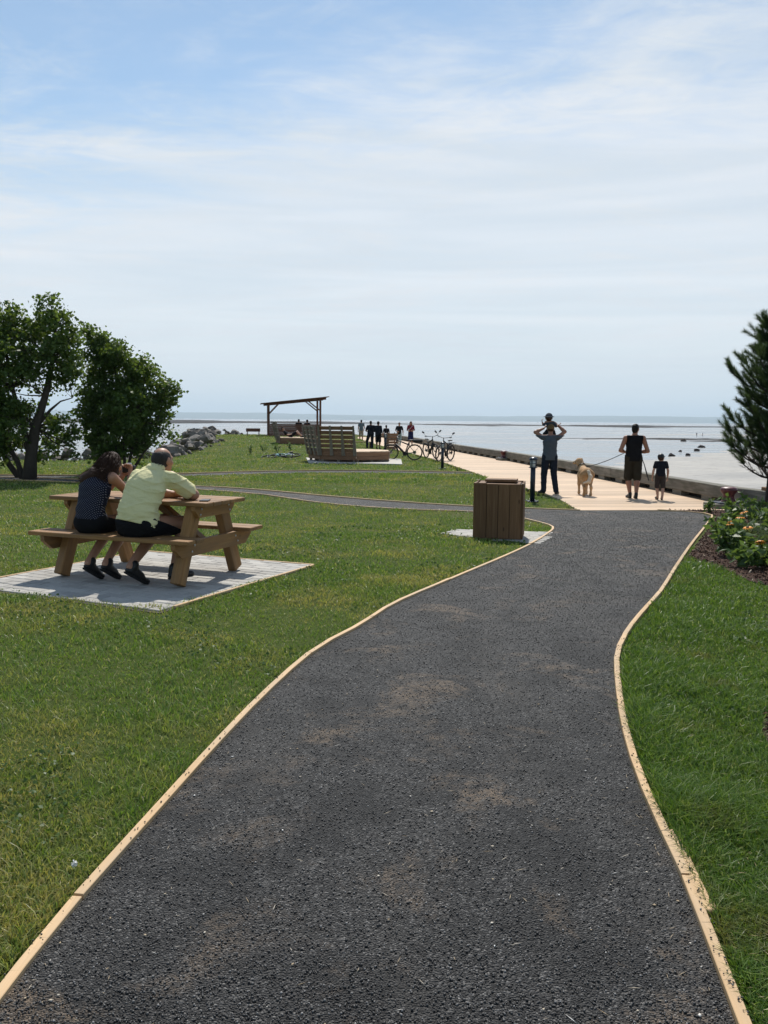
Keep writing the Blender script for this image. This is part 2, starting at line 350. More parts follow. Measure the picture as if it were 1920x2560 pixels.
# path outlines (metres; camera stands at the origin looking along +Y)
LE = spline([(-1.14, -0.5), (-1.06, 1.0), (-1.0, 2.08), (-0.97, 2.46), (-0.88, 3.12), (-0.77, 3.89), (-0.63, 4.72), (-0.42, 5.63), (-0.17, 6.24), (0.09, 7.0), (0.58, 8.0), (1.31, 9.5), (1.96, 11.12), (2.49, 12.75), (2.76, 13.7), (2.84, 14.34), (2.73, 15.1), (2.4, 16.1), (1.8, 16.75), (0.9, 16.98), (0.19, 17.2), (-1.29, 18.2), (-3.14, 20.4), (-5.1, 21.75), (-7.2, 22.9), (-10, 24.0), (-16, 24.6)])
RE = spline([(0.72, -0.5), (0.84, 1.2), (0.92, 2.05), (0.96, 2.32), (1.02, 2.75), (1.05, 3.07), (1.11, 3.59), (1.21, 4.17), (1.37, 4.88), (1.56, 5.59), (1.83, 6.25), (2.32, 7.26), (2.48, 7.58), (3.31, 9.45), (4.66, 12.58), (5.5, 14.5), (6.12, 15.9), (6.36, 16.45), (6.34, 16.85), (6.0, 17.2), (5.6, 17.36)])
UE = spline([(3.98, 17.16), (2.96, 17.42), (1.94, 17.72), (0.21, 18.67), (-1.42, 19.9), (-3.31, 21.5), (-5.0, 22.5), (-7.0, 23.6), (-10, 24.9), (-16, 25.6)])
FU = spline([(3.0, 29.5), (1.0, 29.8), (-1.0, 29.92), (-3.0, 29.5), (-4.86, 28.6), (-6.75, 27.1), (-9.0, 26.2), (-16, 25.9)])
FL = spline([(3.05, 28.65), (1.0, 28.95), (-1.0, 29.05), (-3.0, 28.6), (-4.7, 27.6), (-6.4, 26.3), (-8.8, 25.3), (-16, 24.9)])
DL = spline([(3.95, 17.16), (4.05, 19.9), (3.75, 23.5), (3.35, 26.55), (3.0, 31.0), (2.14, 40.5), (0.71, 52.0), (-1.4, 68.0), (-4.2, 90.0)], 0.4)
DR = spline([(7.75, 17.62), (7.5, 18.6), (7.32, 21.88), (6.72, 27.94), (5.85, 36.8), (4.1, 50.4), (2.35, 69.3), (-0.3, 90.0)], 0.4)
it = int(np.argmin(np.hypot(LE[:, 0] - 2.4, LE[:, 1] - 16.1)))
MAIN = [tuple(p) for p in LE[:it + 1]] + [(2.4, 17.58)] + [(3.98, 17.16), (5.6, 17.36)] + [tuple(p) for p in RE[::-1][1:]]
BRANCH = [tuple(p) for p in LE[it:]] + [tuple(p) for p in UE[::-1]]
FARP = [tuple(p) for p in FL] + [tuple(p) for p in FU[::-1]]
DECK = [tuple(p) for p in DL] + [tuple(p) for p in DR[::-1]]
PAD_A = R(-25); PAD_O = np.array([-2.305, 8.32])
def padpt(a, c, o=PAD_O, th=PAD_A): return (o[0] + a * math.cos(th) - c * math.sin(th), o[1] + a * math.sin(th) + c * math.cos(th))
PAD = [padpt(-1.14, -1.30), padpt(1.19, -1.30), padpt(1.19, 1.22), padpt(-1.14, 1.22)]
BPAD = [(1.22, 13.42), (0.90, 12.55), (1.08, 12.33), (1.98, 11.15), (2.49, 12.72), (2.58, 13.05)]
MULCH = [(5.65, 17.40), (6.0, 17.28), (6.42, 16.9), (6.46, 16.45), (6.20, 15.85), (5.6, 14.5), (4.76, 12.58), (3.85, 10.5), (3.50, 9.75), (3.60, 9.3), (3.62, 8.7), (3.60, 8.25), (3.75, 7.8), (4.4, 7.3), (9, 7.0), (14, 9), (14, 17.4), (7.9, 17.5)]
MULCH2 = [(2.05, 4.42), (1.90, 4.12), (1.83, 3.80), (1.92, 3.55), (2.5, 3.3), (3.0, 3.9), (2.6, 4.5)]
LPAD = [(-3.62, 39.3), (-3.1, 34.85), (-0.25, 34.6), (0.72, 34.25), (0.75, 38.8), (-1.5, 40.5)]
SHORE = [(-70, 29), (-30, 32.5), (-13.4, 35.6), (-10.6, 37.6), (-9.9, 41.5), (-10.1, 46), (-10.3, 50), (-11.3, 56), (-13.6, 64), (-13.6, 71), (-10.5, 73.5), (-6, 77), (-4.6, 90.5), (-0.8, 90.5), (1.9, 69.3), (3.6, 50.4), (5.35, 36.8), (6.2, 27.94), (6.8, 21.88), (7.0, 18.6), (7.2, 17.9), (45, 18.2), (70, -30), (-70, -30)]
# ground
def grid_mesh(name, xs, ys, zf):
    X, Y = np.meshgrid(xs, ys); Z = zf(X, Y); V = np.stack([X, Y, Z], -1).reshape(-1, 3); nx, ny = len(xs), len(ys)
    i = np.arange(ny - 1)[:, None] * nx + np.arange(nx - 1)[None, :]; F = np.stack([i, i + 1, i + nx + 1, i + nx], -1).reshape(-1, 4); return tri_mesh(name, V, F)
def landz(X, Y):
    z = gz(X, Y); ins = inpoly(SHORE, X, Y); d = pdist(SHORE, X, Y)
    z = z - inpoly(DECK, X, Y) * 0.22
    rough = 0.25 * np.sin(X * 2.1 + Y * 1.3) * np.sin(Y * 1.7 - X)
    dr = np.where(X > -4, 0.9, 7.5)
    return np.where(ins, z, z - 0.05 - np.minimum(1.0, d / dr) * 6.3 + rough * np.minimum(d, 1))
t = NT('lawn_soil'); v = t.vec('Object'); n1 = t.noise(v, 0.35, 4); n2 = t.noise(v, 14, 6, 0.7); n3 = t.noise(v, 120, 4, 0.7)
c = t.ramp(n2, [(0.3, (0.030, 0.050, 0.010)), (0.5, (0.062, 0.092, 0.020)), (0.7, (0.105, 0.125, 0.034))])
c = t.mix(t.rng(n3, 0.35, 0.7), c, (0.085, 0.11, 0.025)); c = t.mix(t.rng(n1, 0.5, 0.68, 0, 0.5), c, (0.14, 0.125, 0.05))
t.bump(t.math('ADD', n2, n3), 0.7, 0.04); M['soil'] = t.fin(c, 0.95, None, 0.1)
ground = obj('ground', grid_mesh('ground', np.arange(-70, 46.1, 0.5), np.arange(-14, 96.1, 0.5), landz), M['soil'], None, True); tag(ground, kind='structure')
# gravel path of black millings
t = NT('black_millings'); v = t.vec('Object')
vr = t.voro(v, 150, 'Color'); vd = t.voro(v, 150, 'Distance'); vr2 = t.voro(v, 420, 'Color'); s1 = t.n.new('ShaderNodeSeparateColor'); t.l.new(vr, s1.inputs[0]); s2 = t.n.new('ShaderNodeSeparateColor'); t.l.new(vr2, s2.inputs[0])
c = t.ramp(s1.outputs[0], [(0.0, (0.012, 0.0116, 0.0113)), (0.5, (0.031, 0.030, 0.0293)), (0.84, (0.076, 0.074, 0.071)), (1.0, (0.22, 0.214, 0.205))])
c = t.mix(t.rng(s2.outputs[1], 0.3, 0.9, 0, 0.45), c, (0.050, 0.0485, 0.047))
big = t.noise(v, 0.9, 5, 0.6); dust = t.math('MULTIPLY', t.rng(t.noise(v, 1.7, 5, 0.68, 0.6), 0.52, 0.66), t.rng(t.noise(v, 45, 3), 0.30, 0.60))
c = t.mix(t.rng(t.noise(v, 2.6, 5, 0.65), 0.40, 0.56, 0.60, 0.0), c, (0.014, 0.0137, 0.0134)); c = t.mix(t.rng(t.noise(t.vec('Object', (1.6, .5, 1)), 1.3, 4), 0.5, 0.7, 0.0, 0.35), c, (0.085, 0.078, 0.069)); c = t.mix(t.math('MULTIPLY', t.math('MULTIPLY', dust, t.rng(t.noise(t.vec('Object', (.5, .22, 1)), 1.0, 2), 0.36, 0.52, 0.2, 1.0)), 0.85), c, (0.20, 0.15, 0.105))
t.bump(t.math('ADD', t.math('MULTIPLY', vd, -1.2), t.math('MULTIPLY', t.noise(v, 30, 4), 0.8)), 0.9, 0.012); M['path'] = t.fin(c, 0.72, None, 0.32)
def ribbon(name, A, B, nc, mat, dz, nrow=None):
    n = nrow or max(len(A), len(B)); A = resample(A, n); B = resample(B, n); s = np.linspace(0, 1, nc + 1)
    P = A[:, None, :] * (1 - s)[None, :, None] + B[:, None, :] * s[None, :, None]; z = gz(P[..., 0], P[..., 1]) + dz
    V = np.concatenate([P, z[..., None]], -1).reshape(-1, 3); i = np.arange(n - 1)[:, None] * (nc + 1) + np.arange(nc)[None, :]
    F = np.stack([i, i + 1, i + nc + 2, i + nc + 1], -1).reshape(-1, 4); return obj(name, tri_mesh(name, V, F), mat)
def rows_path():
    ys = np.r_[np.arange(-0.5, 17.0, 0.15), np.arange(17.0, 17.6, 0.03)]; A = []; B = []
    lx = LE[:it + 1]; rx = RE[RE[:, 1] <= 17.36]
    for y in ys:
        A.append((np.interp(y, lx[:, 1], lx[:, 0]) if y < 16.1 else 2.4, y))
        B.append((min(6.3, float(np.interp(y, RE[:, 1], RE[:, 0]))) if y <= 17.16 else np.interp(y, [17.16, 17.58], [5.6, 2.5]) , y))
    return np.array(A), np.array(B)
A_, B_ = rows_path(); n = len(A_); nc = 12; s = np.linspace(0, 1, nc + 1)
P = A_[:, None, :] * (1 - s)[None, :, None] + B_[:, None, :] * s[None, :, None]; zz = gz(P[..., 0], P[..., 1]) + 0.010
i = np.arange(n - 1)[:, None] * (nc + 1) + np.arange(nc)[None, :]
path = obj('path', tri_mesh('path', np.concatenate([P, zz[..., None]], -1).reshape(-1, 3), np.stack([i, i + 1, i + nc + 2, i + nc + 1], -1).reshape(-1, 4)), M['path']); tag(path, kind='structure')
kb = int(np.argmin(np.abs(UE[:, 0] - 2.4)))
p2 = ribbon('path', LE[it:], UE[kb:], 5, M['path'], 0.008); tag(p2, kind='structure')
p3 = ribbon('path', FL, FU, 5, M['path'], 0.008); tag(p3, kind='structure')
# pale timber edging along the paths, one board after another
def edging(label, line, side, wd=0.034, top=0.028, blen=3.2, group=None):
    e = empty('path_edging', (0, 0, 0), 0, label, 'timber edging', group)
    line = np.asarray(line); s = np.r_[0, np.cumsum(np.linalg.norm(np.diff(line, axis=0), axis=1))]; k = 0.0
    while k < s[-1] - 0.05:
        k1 = min(s[-1], k + blen * random.uniform(0.9, 1.1)); q = np.linspace(k + 0.004, k1 - 0.004, max(3, int((k1 - k) / 0.3)))
        a = np.stack([np.interp(q, s, line[:, 0]), np.interp(q, s, line[:, 1])], 1); b = offset(a, wd * side); dz = random.uniform(-0.005, 0.005); a = offset(a, random.uniform(-.003, .003)); b = offset(a, wd * side)
        V = []; F = []
        for p_, r_ in zip(a, b):
            zt = g1(*p_) + top + dz; ch = 0.002 * (r_ - p_) / wd
            V += [(*p_, zt - 0.11), (*p_, zt - 0.002), (*(p_ + ch), zt), (*(r_ - ch), zt), (*r_, zt - 0.002), (*r_, zt - 0.11)]
        m_ = len(q)
        for j in range(m_ - 1):
            for u in range(5): F.append((j * 6 + u, j * 6 + u + 1, j * 6 + u + 7, j * 6 + u + 6) if side < 0 else (j * 6 + u, j * 6 + u + 6, j * 6 + u + 7, j * 6 + u + 1))
        F += [tuple(range(6)), tuple((m_ - 1) * 6 + u for u in range(6))]
        c0 = Vector(V[0]); d = Vector(V[-6]) - c0; ang = math.atan2(d.y, d.x); Mi = Matrix.Rotation(-ang, 3, 'Z')
        me = pmesh('board', [Mi @ (Vector(p_) - c0) for p_ in V], F); o = obj('board', me, M['pine_new'], e); o.location = c0; o.rotation_euler = (0, 0, ang); k = k1
    return e
edging('pale timber edging along left side of the main path, curling to the side path', LE, 1)
er = edging('pale timber edging along right side of the main path up to the boardwalk', RE, -1)
sp = offset(RE[(RE[:, 1] > 2.35) & (RE[:, 1] < 3.15)], -0.048); q0, q1 = sp[0], sp[-1]
beam('splice_board', er, (*q0, 0.002), (*q1, 0.002), 0.038, 0.05, M['pine_new'])
edging('thin timber edging between side path and bollard lawn', UE, -1, 0.04, 0.035)
edging('far timber edging on the lawn side of the distant side path', FU, -1, 0.05, 0.05)
# pavers
t = NT('grey_paver'); v = t.vec('Object'); r_ = t.rand(); c = t.ramp(r_, [(0.0, (0.32, 0.305, 0.28)), (0.5, (0.40, 0.385, 0.355)), (1.0, (0.47, 0.45, 0.41))])
c = t.mix(t.rng(t.noise(v, 90, 5, 0.7), 0.4, 0.7, 0, 0.4), c, (0.25, 0.24, 0.22)); t.bump(t.noise(v, 240, 4), 0.35, 0.004); M['paver'] = t.fin(c, 0.85, None, 0.3)
M['sandjoint'] = simple('joint_sand', (0.07, 0.062, 0.05), 0.95, 0.2, 60)
def clip_poly(P, xmin, xmax, ymin, ymax): pass
def paver_pad(label, org, th, a0, a1, c0, c1, poly, pw, ph, dz=0.018):
    root = empty('paver_pad', (org[0], org[1], 0), th, label, 'paving')
    Mi = Matrix.Rotation(-th, 3, 'Z'); bed = []
    for p_ in poly:
        q = Mi @ Vector((p_[0] - org[0], p_[1] - org[1], 0)); bed.append((q.x, q.y))
    mb = MB(); n_ = len(bed); mb.v = [(q[0], q[1], g1(*p_) + dz - 0.012) for q, p_ in zip(bed, poly)] ; mb.f = [tuple(range(n_))]; mb.build('sand_bed', M['sandjoint'], root)
    me = None; g = 0.006; nr = int(round((c1 - c0) / ph)); cnt = 0
    for k in range(nr):
        y = c0 + (k + 0.5) * ph; x = a0 - (pw / 2 if k % 2 else 0)
        while x < a1 - 0.01:
            xa, xb = max(x, a0), min(x + pw, a1); x += pw
            if xb - xa < 0.03: continue
            xc = (xa + xb) / 2; wx = org[0] + xc * math.cos(th) - y * math.sin(th); wy = org[1] + xc * math.sin(th) + y * math.cos(th)
            if not inpoly(poly, np.array([wx]), np.array([wy]))[0]: continue
            o = beam('paver', root, (xa + g / 2, y, g1(wx, wy) + dz - 0.03 + random.uniform(-.0025, .0025)), (xb - g / 2, y, g1(wx, wy) + dz - 0.03 + random.uniform(-.0025, .0025)), ph - g, 0.06, M['paver'], (0, 0, 1), 0.005); cnt += 1
    return root
pp = paver_pad('grey paver pad under the picnic table', PAD_O, PAD_A, -1.10, 1.15, -1.26, 1.18, PAD, 0.236, 0.118)
for (p_, q_) in (((-1.12, 1.20), (1.17, 1.20)), ((1.17, 1.18), (1.17, -1.1)), ((-1.12, 1.18), (-1.12, -1.1))):
    beam('edge_board', pp, (p_[0], p_[1], g1(*padpt(*p_)) - 0.018), (q_[0], q_[1], g1(*padpt(*q_)) - 0.018), 0.028, 0.09, M['pine_new'])
bp = paver_pad('small grey paver pad under the wooden litter bin', (1.75, 12.3), R(-20), -1.2, 1.2, -1.4, 1.3, BPAD, 0.236, 0.118)
t = NT('pale_concrete'); v = t.vec('Object'); c = t.mix(t.noise(v, 3, 5), (0.40, 0.38, 0.34), (0.52, 0.50, 0.46)); M['concrete'] = t.fin(c, 0.9)
mb = MB(); mb.prism(LPAD[::-1], -0.40, -0.205); tag(mb.build('concrete_pad', M['concrete']), 'pale concrete pad under the slatted wooden lounge platform', 'concrete pad')
# mulch bed
t = NT('bark_mulch'); v = t.vec('Object'); vr = t.voro(t.vec('Object', (1, 2.2, 1)), 38, 'Color'); s1 = t.n.new('ShaderNodeSeparateColor'); t.l.new(vr, s1.inputs[0])
c = t.ramp(s1.outputs[0], [(0, (0.028, 0.014, 0.010)), (0.6, (0.07, 0.038, 0.026)), (1, (0.15, 0.095, 0.07))]); t.bump(t.voro(t.vec('Object', (1, 2.2, 1)), 38), 1.0, 0.03); M['mulch'] = t.fin(c, 0.9, None, 0.15)
def flat_area(name, poly, mat, dz, step=0.25):
    xs = np.arange(min(p_[0] for p_ in poly), max(p_[0] for p_ in poly), step); bm = bmesh.new()
    vs = [bm.verts.new((p_[0], p_[1], 0)) for p_ in poly]; bm.faces.new(vs)
    for ax in (0, 1):
        lo, hi = min(p_[ax] for p_ in poly), max(p_[ax] for p_ in poly)
        for k in np.arange(lo + step, hi, step):
            no = (1, 0, 0) if ax == 0 else (0, 1, 0); co = (k, 0, 0) if ax == 0 else (0, k, 0)
            bmesh.ops.bisect_plane(bm, geom=bm.verts[:] + bm.edges[:] + bm.faces[:], plane_co=co, plane_no=no)
    for q in bm.verts: q.co.z = g1(q.co.x, q.co.y) + dz
    bmesh.ops.recalc_face_normals(bm, faces=bm.faces[:])
    if bm.faces[:][0].normal.z < 0: bmesh.ops.reverse_faces(bm, faces=bm.faces[:])
    me = bpy.data.meshes.new(name); bm.to_mesh(me); bm.free(); return obj(name, me, mat)
tag(flat_area('mulch_bed', MULCH, M['mulch'], 0.012, 0.4), kind='structure'); tag(flat_area('mulch_bed', MULCH2, M['mulch'], 0.012, 0.4), kind='structure')
# ------------------------------------------------------------------ boardwalk
base = MB(); dl = resample(DL, 60); dr = resample(DR, 60); bv = []; bf = []
for k in range(60): bv += [(dl[k][0] + .05, dl[k][1] + .05, -0.30), (dr[k][0] + .2, dr[k][1] + .05, -0.30), (dl[k][0] + .05, dl[k][1] + .05, -0.45), (dr[k][0] + .2, dr[k][1] + .05, -6.2)]
for k in range(59):
    a = k * 4; bf += [(a, a + 1, a + 5, a + 4), (a + 1, a + 3, a + 7, a + 5), (a, a + 4, a + 6, a + 2)]
bf += [(0, 2, 3, 1)]
M['joist'] = simple('dark_joist_timber', (0.02, 0.017, 0.014), 0.9)
board = obj('boardwalk', pmesh('boardwalk', bv, bf), M['joist']); tag(board, kind='structure')
DZ = -0.232; pl = []; y = 17.17; SL = 0.10; far = MB()
def xl(y): return float(np.interp(y, DL[:, 1], DL[:, 0]))
def xr(y): return float(np.interp(y, DR[:, 1], DR[:, 0]))
unit = pmesh('plank', *(lambda b: (b.v, b.f))(MB().cbox((0, 0, 0), (1, 0.134, 0.038), 0.004))); unit.materials.append(M['deck'])
k = 0
while y < 89:
    a = xl(y) + random.uniform(-0.015, 0.015); b = xr(y + 0.35) + 0.18
    if k == 0: pass
    p0 = Vector((a, y + 0.07, DZ - 0.019)); p1 = Vector((b, y + 0.07 + SL * (b - a), DZ - 0.019 + random.uniform(-.001, .001)))
    if k < 260:
        d = p1 - p0; o = bpy.data.objects.new('plank', unit); link(o, board); o.location = (p0 + p1) / 2; o.rotation_euler = (0, 0, math.atan2(d.y, d.x)); o.scale = (d.length, 1, 1)
    else: far.bar(p0, p1, 0.137, 0.038)
    y += 0.1425; k += 1
fo = far.build('far_planks', M['deck'], board); tag(fo, kind='stuff')
# heavy kerb timbers on blocks along the wharf edge
kerb = empty('wharf_kerb', (7.5, 18, -0.23), 0, 'weathered grey kerb timbers on blocks along the outer edge of the boardwalk', 'kerb')
K = np.array([(7.98, 17.50), (7.62, 18.75), (7.36, 22.0), (7.0, 25.8), (6.68, 29.2), (6.2, 33.6), (5.7, 38.4), (5.05, 43.2), (4.4, 48.3), (3.9, 53.5), (3.35, 59), (2.75, 65.5), (2.0, 72.5), (1.2, 79), (0.3, 85), (-0.4, 89.5)])
ko = Vector((7.5, 18, -0.23))
for k in range(len(K) - 1):
    a = Vector((*K[k], -0.23 + 0.115 + 0.14)) - ko; b = Vector((*K[k + 1], -0.23 + 0.115 + 0.14)) - ko; d = (b - a).normalized() * 0.004
    bk = Vector(((b - a).y, -(b - a).x, 0)).normalized() * 0.11; beam('gap_shade_strip', kerb, a + d + bk - Vector((0, 0, .20)), b - d + bk - Vector((0, 0, .20)), 0.06, 0.118, M['joist'], (0, 0, 1), 0.004)  # added dark strip behind the blocks, stands in for shade in the gaps
    beam('timber', kerb, a + d, b - d, 0.30, 0.28, M['curb'], (0, 0, 1), 0.014)
    L = (b - a).length; nb = max(2, int(L / 1.15))
    for j in range(nb):
        t0 = (j + 0.5) / nb; p_ = a.lerp(b, t0); p_.z = 0.0575; dd = (b - a).normalized() * 0.26; beam('block', kerb, p_ - dd, p_ + dd, 0.26, 0.114, M['curb'], (0, 0, 1), 0.006)
beam('end_timber', kerb, Vector((7.86, 17.58, 0.0)) - ko, Vector((13.5, 17.72, 0.0)) - ko, 0.25, 0.48, M['rust'], (0, 0, 1), 0.012)
kf = MB()
for k in range(len(K) - 1):
    a, b = Vector((K[k][0] + .17, K[k][1], 0)), Vector((K[k + 1][0] + .17, K[k + 1][1], 0)); kf.add([(a.x, a.y, -6.2), (b.x, b.y, -6.2), (b.x, b.y, -.24), (a.x, a.y, -.24), (a.x - .3, a.y, -6.2), (b.x - .3, b.y, -6.2), (b.x - .3, b.y, -.28), (a.x - .3, a.y, -.28)], [(0, 1, 2, 3), (5, 4, 7, 6), (3, 2, 6, 7)])
tag(kf.build('wharf_wall', M['curb']), 'timber wharf face below the kerb timbers', 'wharf wall')
# ------------------------------------------------------------------ sea, flats, hills
WZ = -5.3
t = NT('wet_flats_water'); v = t.vec('Object'); n1 = t.noise(t.vec('Object', (0.02, 0.09, 1)), 1.0, 5, 0.6); n2 = t.noise(t.vec('Object', (0.5, 1.6, 1)), 1.0, 4)
c = t.mix(t.rng(n1, 0.35, 0.7), (0.11, 0.11, 0.11), (0.25, 0.24, 0.23)); t.bump(n2, 0.04, 0.1); M['sea'] = t.fin(c, t.rng(n1, 0.35, 0.65, 0.10, 0.30), None, 0.5)
sea = obj('sea', pmesh('sea', [(-30000, -30, WZ), (30000, -30, WZ), (30000, 26000, WZ), (-30000, 26000, WZ)], [(0, 1, 2, 3)]), M['sea']); tag(sea, kind='structure')
t = NT('wet_sand'); v = t.vec('Object'); n1 = t.noise(t.vec('Object', (0.05, 0.12, 1)), 1.0, 6, 0.6); n2 = t.noise(t.vec('Object', (0.4, 1.3, 1)), 1.0, 5, 0.65)
c = t.mix(t.rng(n1, 0.35, 0.68), (0.24, 0.23, 0.21), (0.37, 0.355, 0.325)); c = t.mix(t.rng(n2, 0.54, 0.66, 0, 0.8), c, (0.13, 0.12, 0.105)); t.bump(n2, 0.5, 0.12); M['sand'] = t.fin(c, t.rng(n1, 0.4, 0.6, 0.5, 0.75), None, 0.3)
t = NT('dark_weed_mud'); v = t.vec('Object'); n1 = t.noise(t.vec('Object', (0.03, 0.02, 1)), 1.0, 7, 0.7)
c = t.ramp(n1, [(0.35, (0.016, 0.012, 0.010)), (0.55, (0.035, 0.028, 0.024)), (0.74, (0.09, 0.08, 0.072))]); M['mud'] = t.fin(c, 0.9, None, 0.1)
def vnoise(X, Y, seed, oct=4):
    rg = np.random.default_rng(seed); T = rg.random((64, 64)); o = np.zeros_like(X, float); amp = 0.5; f = 1.0
    for _ in range(oct):
        x = X * f; y = Y * f; xi = np.floor(x).astype(int); yi = np.floor(y).astype(int); fx = x - xi; fy = y - yi; fx = fx * fx * (3 - 2 * fx); fy = fy * fy * (3 - 2 * fy)
        g = lambda a, b: T[(xi + a) % 64, (yi + b) % 64]
        o += amp * ((g(0, 0) * (1 - fx) + g(1, 0) * fx) * (1 - fy) + (g(0, 1) * (1 - fx) + g(1, 1) * fx) * fy); amp *= 0.5; f *= 2.03
    return o
def bank(name, x0, x1, y0, y1, nx, ny, hf, mat):
    o = obj(name, grid_mesh(name, np.linspace(x0, x1, nx), np.linspace(y0, y1, ny), lambda X, Y: WZ + hf(X, Y)), mat, None, True); tag(o, kind='structure'); return o
SANDP = [(12, 20), (15, 70), (30, 128), (44, 152), (62, 172), (80, 205), (112, 245), (150, 292), (190, 315), (420, 330), (420, 20)]
def h_sand(X, Y):
    d = pdist(SANDP, X, Y); s_ = np.where(inpoly(SANDP, X, Y), d, -d); return np.clip(s_ * 0.022 + (vnoise(X * .05, Y * .1, 3) - .47) * .55, -0.6, 0.4)
bank('sand_bank', 5, 420, 15, 340, 170, 190, h_sand, M['sand'])
def bar(cx_, cy_, hx, hy, amp, seed, fx, fy, tilt=0.0):
    def f(X, Y):
        u = (X - cx_) / hx; v_ = (Y - cy_ - tilt * (X - cx_)) / hy; e = 1 - u * u - v_ * v_; return np.clip(e, -1, 1) * amp * .6 + (vnoise(X * fx, Y * fy, seed, 5) - .5) * amp * 1.7 - amp * .12
    return f
bank('mud_bar', 60, 330, 270, 430, 150, 90, bar(205, 345, 125, 48, 0.7, 5, .05, .06, 0.10), M['mud'])
bank('mud_bar', 60, 2200, 780, 2300, 180, 110, bar(1150, 1450, 1020, 520, 1.7, 6, .009, .006), M['mud'])
bank('mud_bar', -2400, 520, 1050, 3300, 200, 120, bar(-900, 2000, 1250, 850, 3.2, 8, .007, .005, -0.30), M['mud'])
bank('mud_bar', 130, 420, 360, 560, 100, 70, bar(270, 460, 120, 70, 0.4, 12, .04, .05), M['sand'])
# hills on the far shore
t = NT('far_forest'); v = t.vec('Object'); c = t.mix(t.noise(v, 0.002, 5), (0.035, 0.055, 0.03), (0.08, 0.10, 0.06)); M['hill'] = t.fin(c, 0.95, None, 0.1)
xs = np.linspace(-21000, 21000, 420); prof = 60 + 150 * vnoise(xs / 5200., xs * 0 + 3.3, 21, 5) + 22 * vnoise(xs / 500., xs * 0 + 1.1, 22, 3); prof *= 0.72 + 0.38 * sm(6000, -9000, xs) if False else 0.9 + 0.25 * (1 - sm(-7000, 5000, xs))
V = []; F = []
for j, (yy, kf_) in enumerate(((17200, 0.0), (17600, 0.35), (18300, 0.75), (19300, 1.0), (20500, 0.7), (22000, 0.0))):
    for x_, p_ in zip(xs, prof): V.append((x_, yy, WZ - 1 + p_ * kf_))
nx = len(xs)
for j in range(5):
    for k in range(nx - 1): F.append((j * nx + k, j * nx + k + 1, (j + 1) * nx + k + 1, (j + 1) * nx + k))
tag(obj('hills', pmesh('hills', V, F), M['hill'], None, True), kind='structure')
hz = MB(); hz.box((0, 9000, 180), (50000, 34000, 376.6)); ho = hz.build('haze'); tag(ho, kind='stuff')
hm = bpy.data.materials.new('haze'); hm.use_nodes = True; hn = hm.node_tree.nodes; hn.clear(); o_ = hn.new('ShaderNodeOutputMaterial'); pv = hn.new('ShaderNodeVolumePrincipled')
pv.inputs['Color'].default_value = (0.72, 0.87, 1.0, 1); pv.inputs['Density'].default_value = 7.5e-5; pv.inputs['Anisotropy'].default_value = 0.25
hm.node_tree.links.new(pv.outputs[0], o_.inputs['Volume']); ho.data.materials.append(hm)
# ------------------------------------------------------------------ shore rocks
t = NT('shore_rock'); v = t.vec('Object'); r_ = t.rand(); c = t.ramp(r_, [(0, (0.10, 0.088, 0.078)), (0.5, (0.19, 0.168, 0.148)), (1, (0.29, 0.26, 0.23))]); c = t.mix(t.rng(t.noise(v, 6, 5, 0.65), 0.4, 0.7, 0, 0.6), c, (0.10, 0.09, 0.075)); t.bump(t.noise(v, 9, 5), 0.6, 0.05); M['rock'] = t.fin(c, 0.9, None, 0.2)
rocks = []
for k in range(9):
    bm = bmesh.new()
    for _ in range(17):
        d = Vector((random.gauss(0, 1), random.gauss(0, 1), random.gauss(0, 1))).normalized(); bm.verts.new((d.x * 0.5 * random.uniform(.75, 1), d.y * 0.38 * random.uniform(.7, 1), d.z * 0.25 * random.uniform(.7, 1)))
    r__ = bmesh.ops.convex_hull(bm, input=bm.verts[:]); bmesh.ops.delete(bm, geom=[g for g in r__['geom_interior'] if isinstance(g, bmesh.types.BMVert)], context='VERTS')
    me = bpy.data.meshes.new('rock'); bm.to_mesh(me); bm.free(); me.materials.append(M['rock']); rocks.append(me)
bankr = empty('rock_bank', (-10, 45, 0), 0, 'bank of tumbled grey boulders edging the left lawn by the water', 'rocks')
SL_ = spline([(-30, 32.4), (-20, 33.9), (-13.4, 35.6), (-10.6, 37.6), (-9.9, 41.5), (-10.1, 46), (-10.3, 50), (-11.3, 56), (-13.6, 64), (-13.8, 71), (-10.5, 73.5)], 0.3)
ss = np.r_[0, np.cumsum(np.linalg.norm(np.diff(SL_, axis=0), axis=1))]; SN = offset(SL_, 1.0) - SL_
for k in range(285):
    q = random.uniform(0.16, 0.97) * ss[-1]; x_ = np.interp(q, ss, SL_[:, 0]); y_ = np.interp(q, ss, SL_[:, 1]); nx_ = np.interp(q, ss, SN[:, 0]); ny_ = np.interp(q, ss, SN[:, 1])
    u = random.uniform(-0.35, 1.7) if random.random() < .8 else random.uniform(-0.7, 0.2); sz = random.uniform(0.45, 1.05) * (1.1 if u > 0 else 0.6)
    px_, py_ = x_ + nx_ * u, y_ + ny_ * u; zz_ = g1(x_, y_) - max(0, u - 0.9) * 0.8 + 0.10 * sz + random.uniform(-.06, .22) * (u > -.2) + 0.12 * sm(39, 46, y_) * (u > 0)
    o = bpy.data.objects.new('rock', random.choice(rocks)); link(o, bankr); o.location = Vector((px_, py_, zz_)) - Vector((-10, 45, 0)); o.scale = (sz, sz * random.uniform(.8, 1.2), sz * random.uniform(.8, 1.25)); o.rotation_euler = (random.uniform(-.35, .35), random.uniform(-.35, .35), random.uniform(0, 6.28))
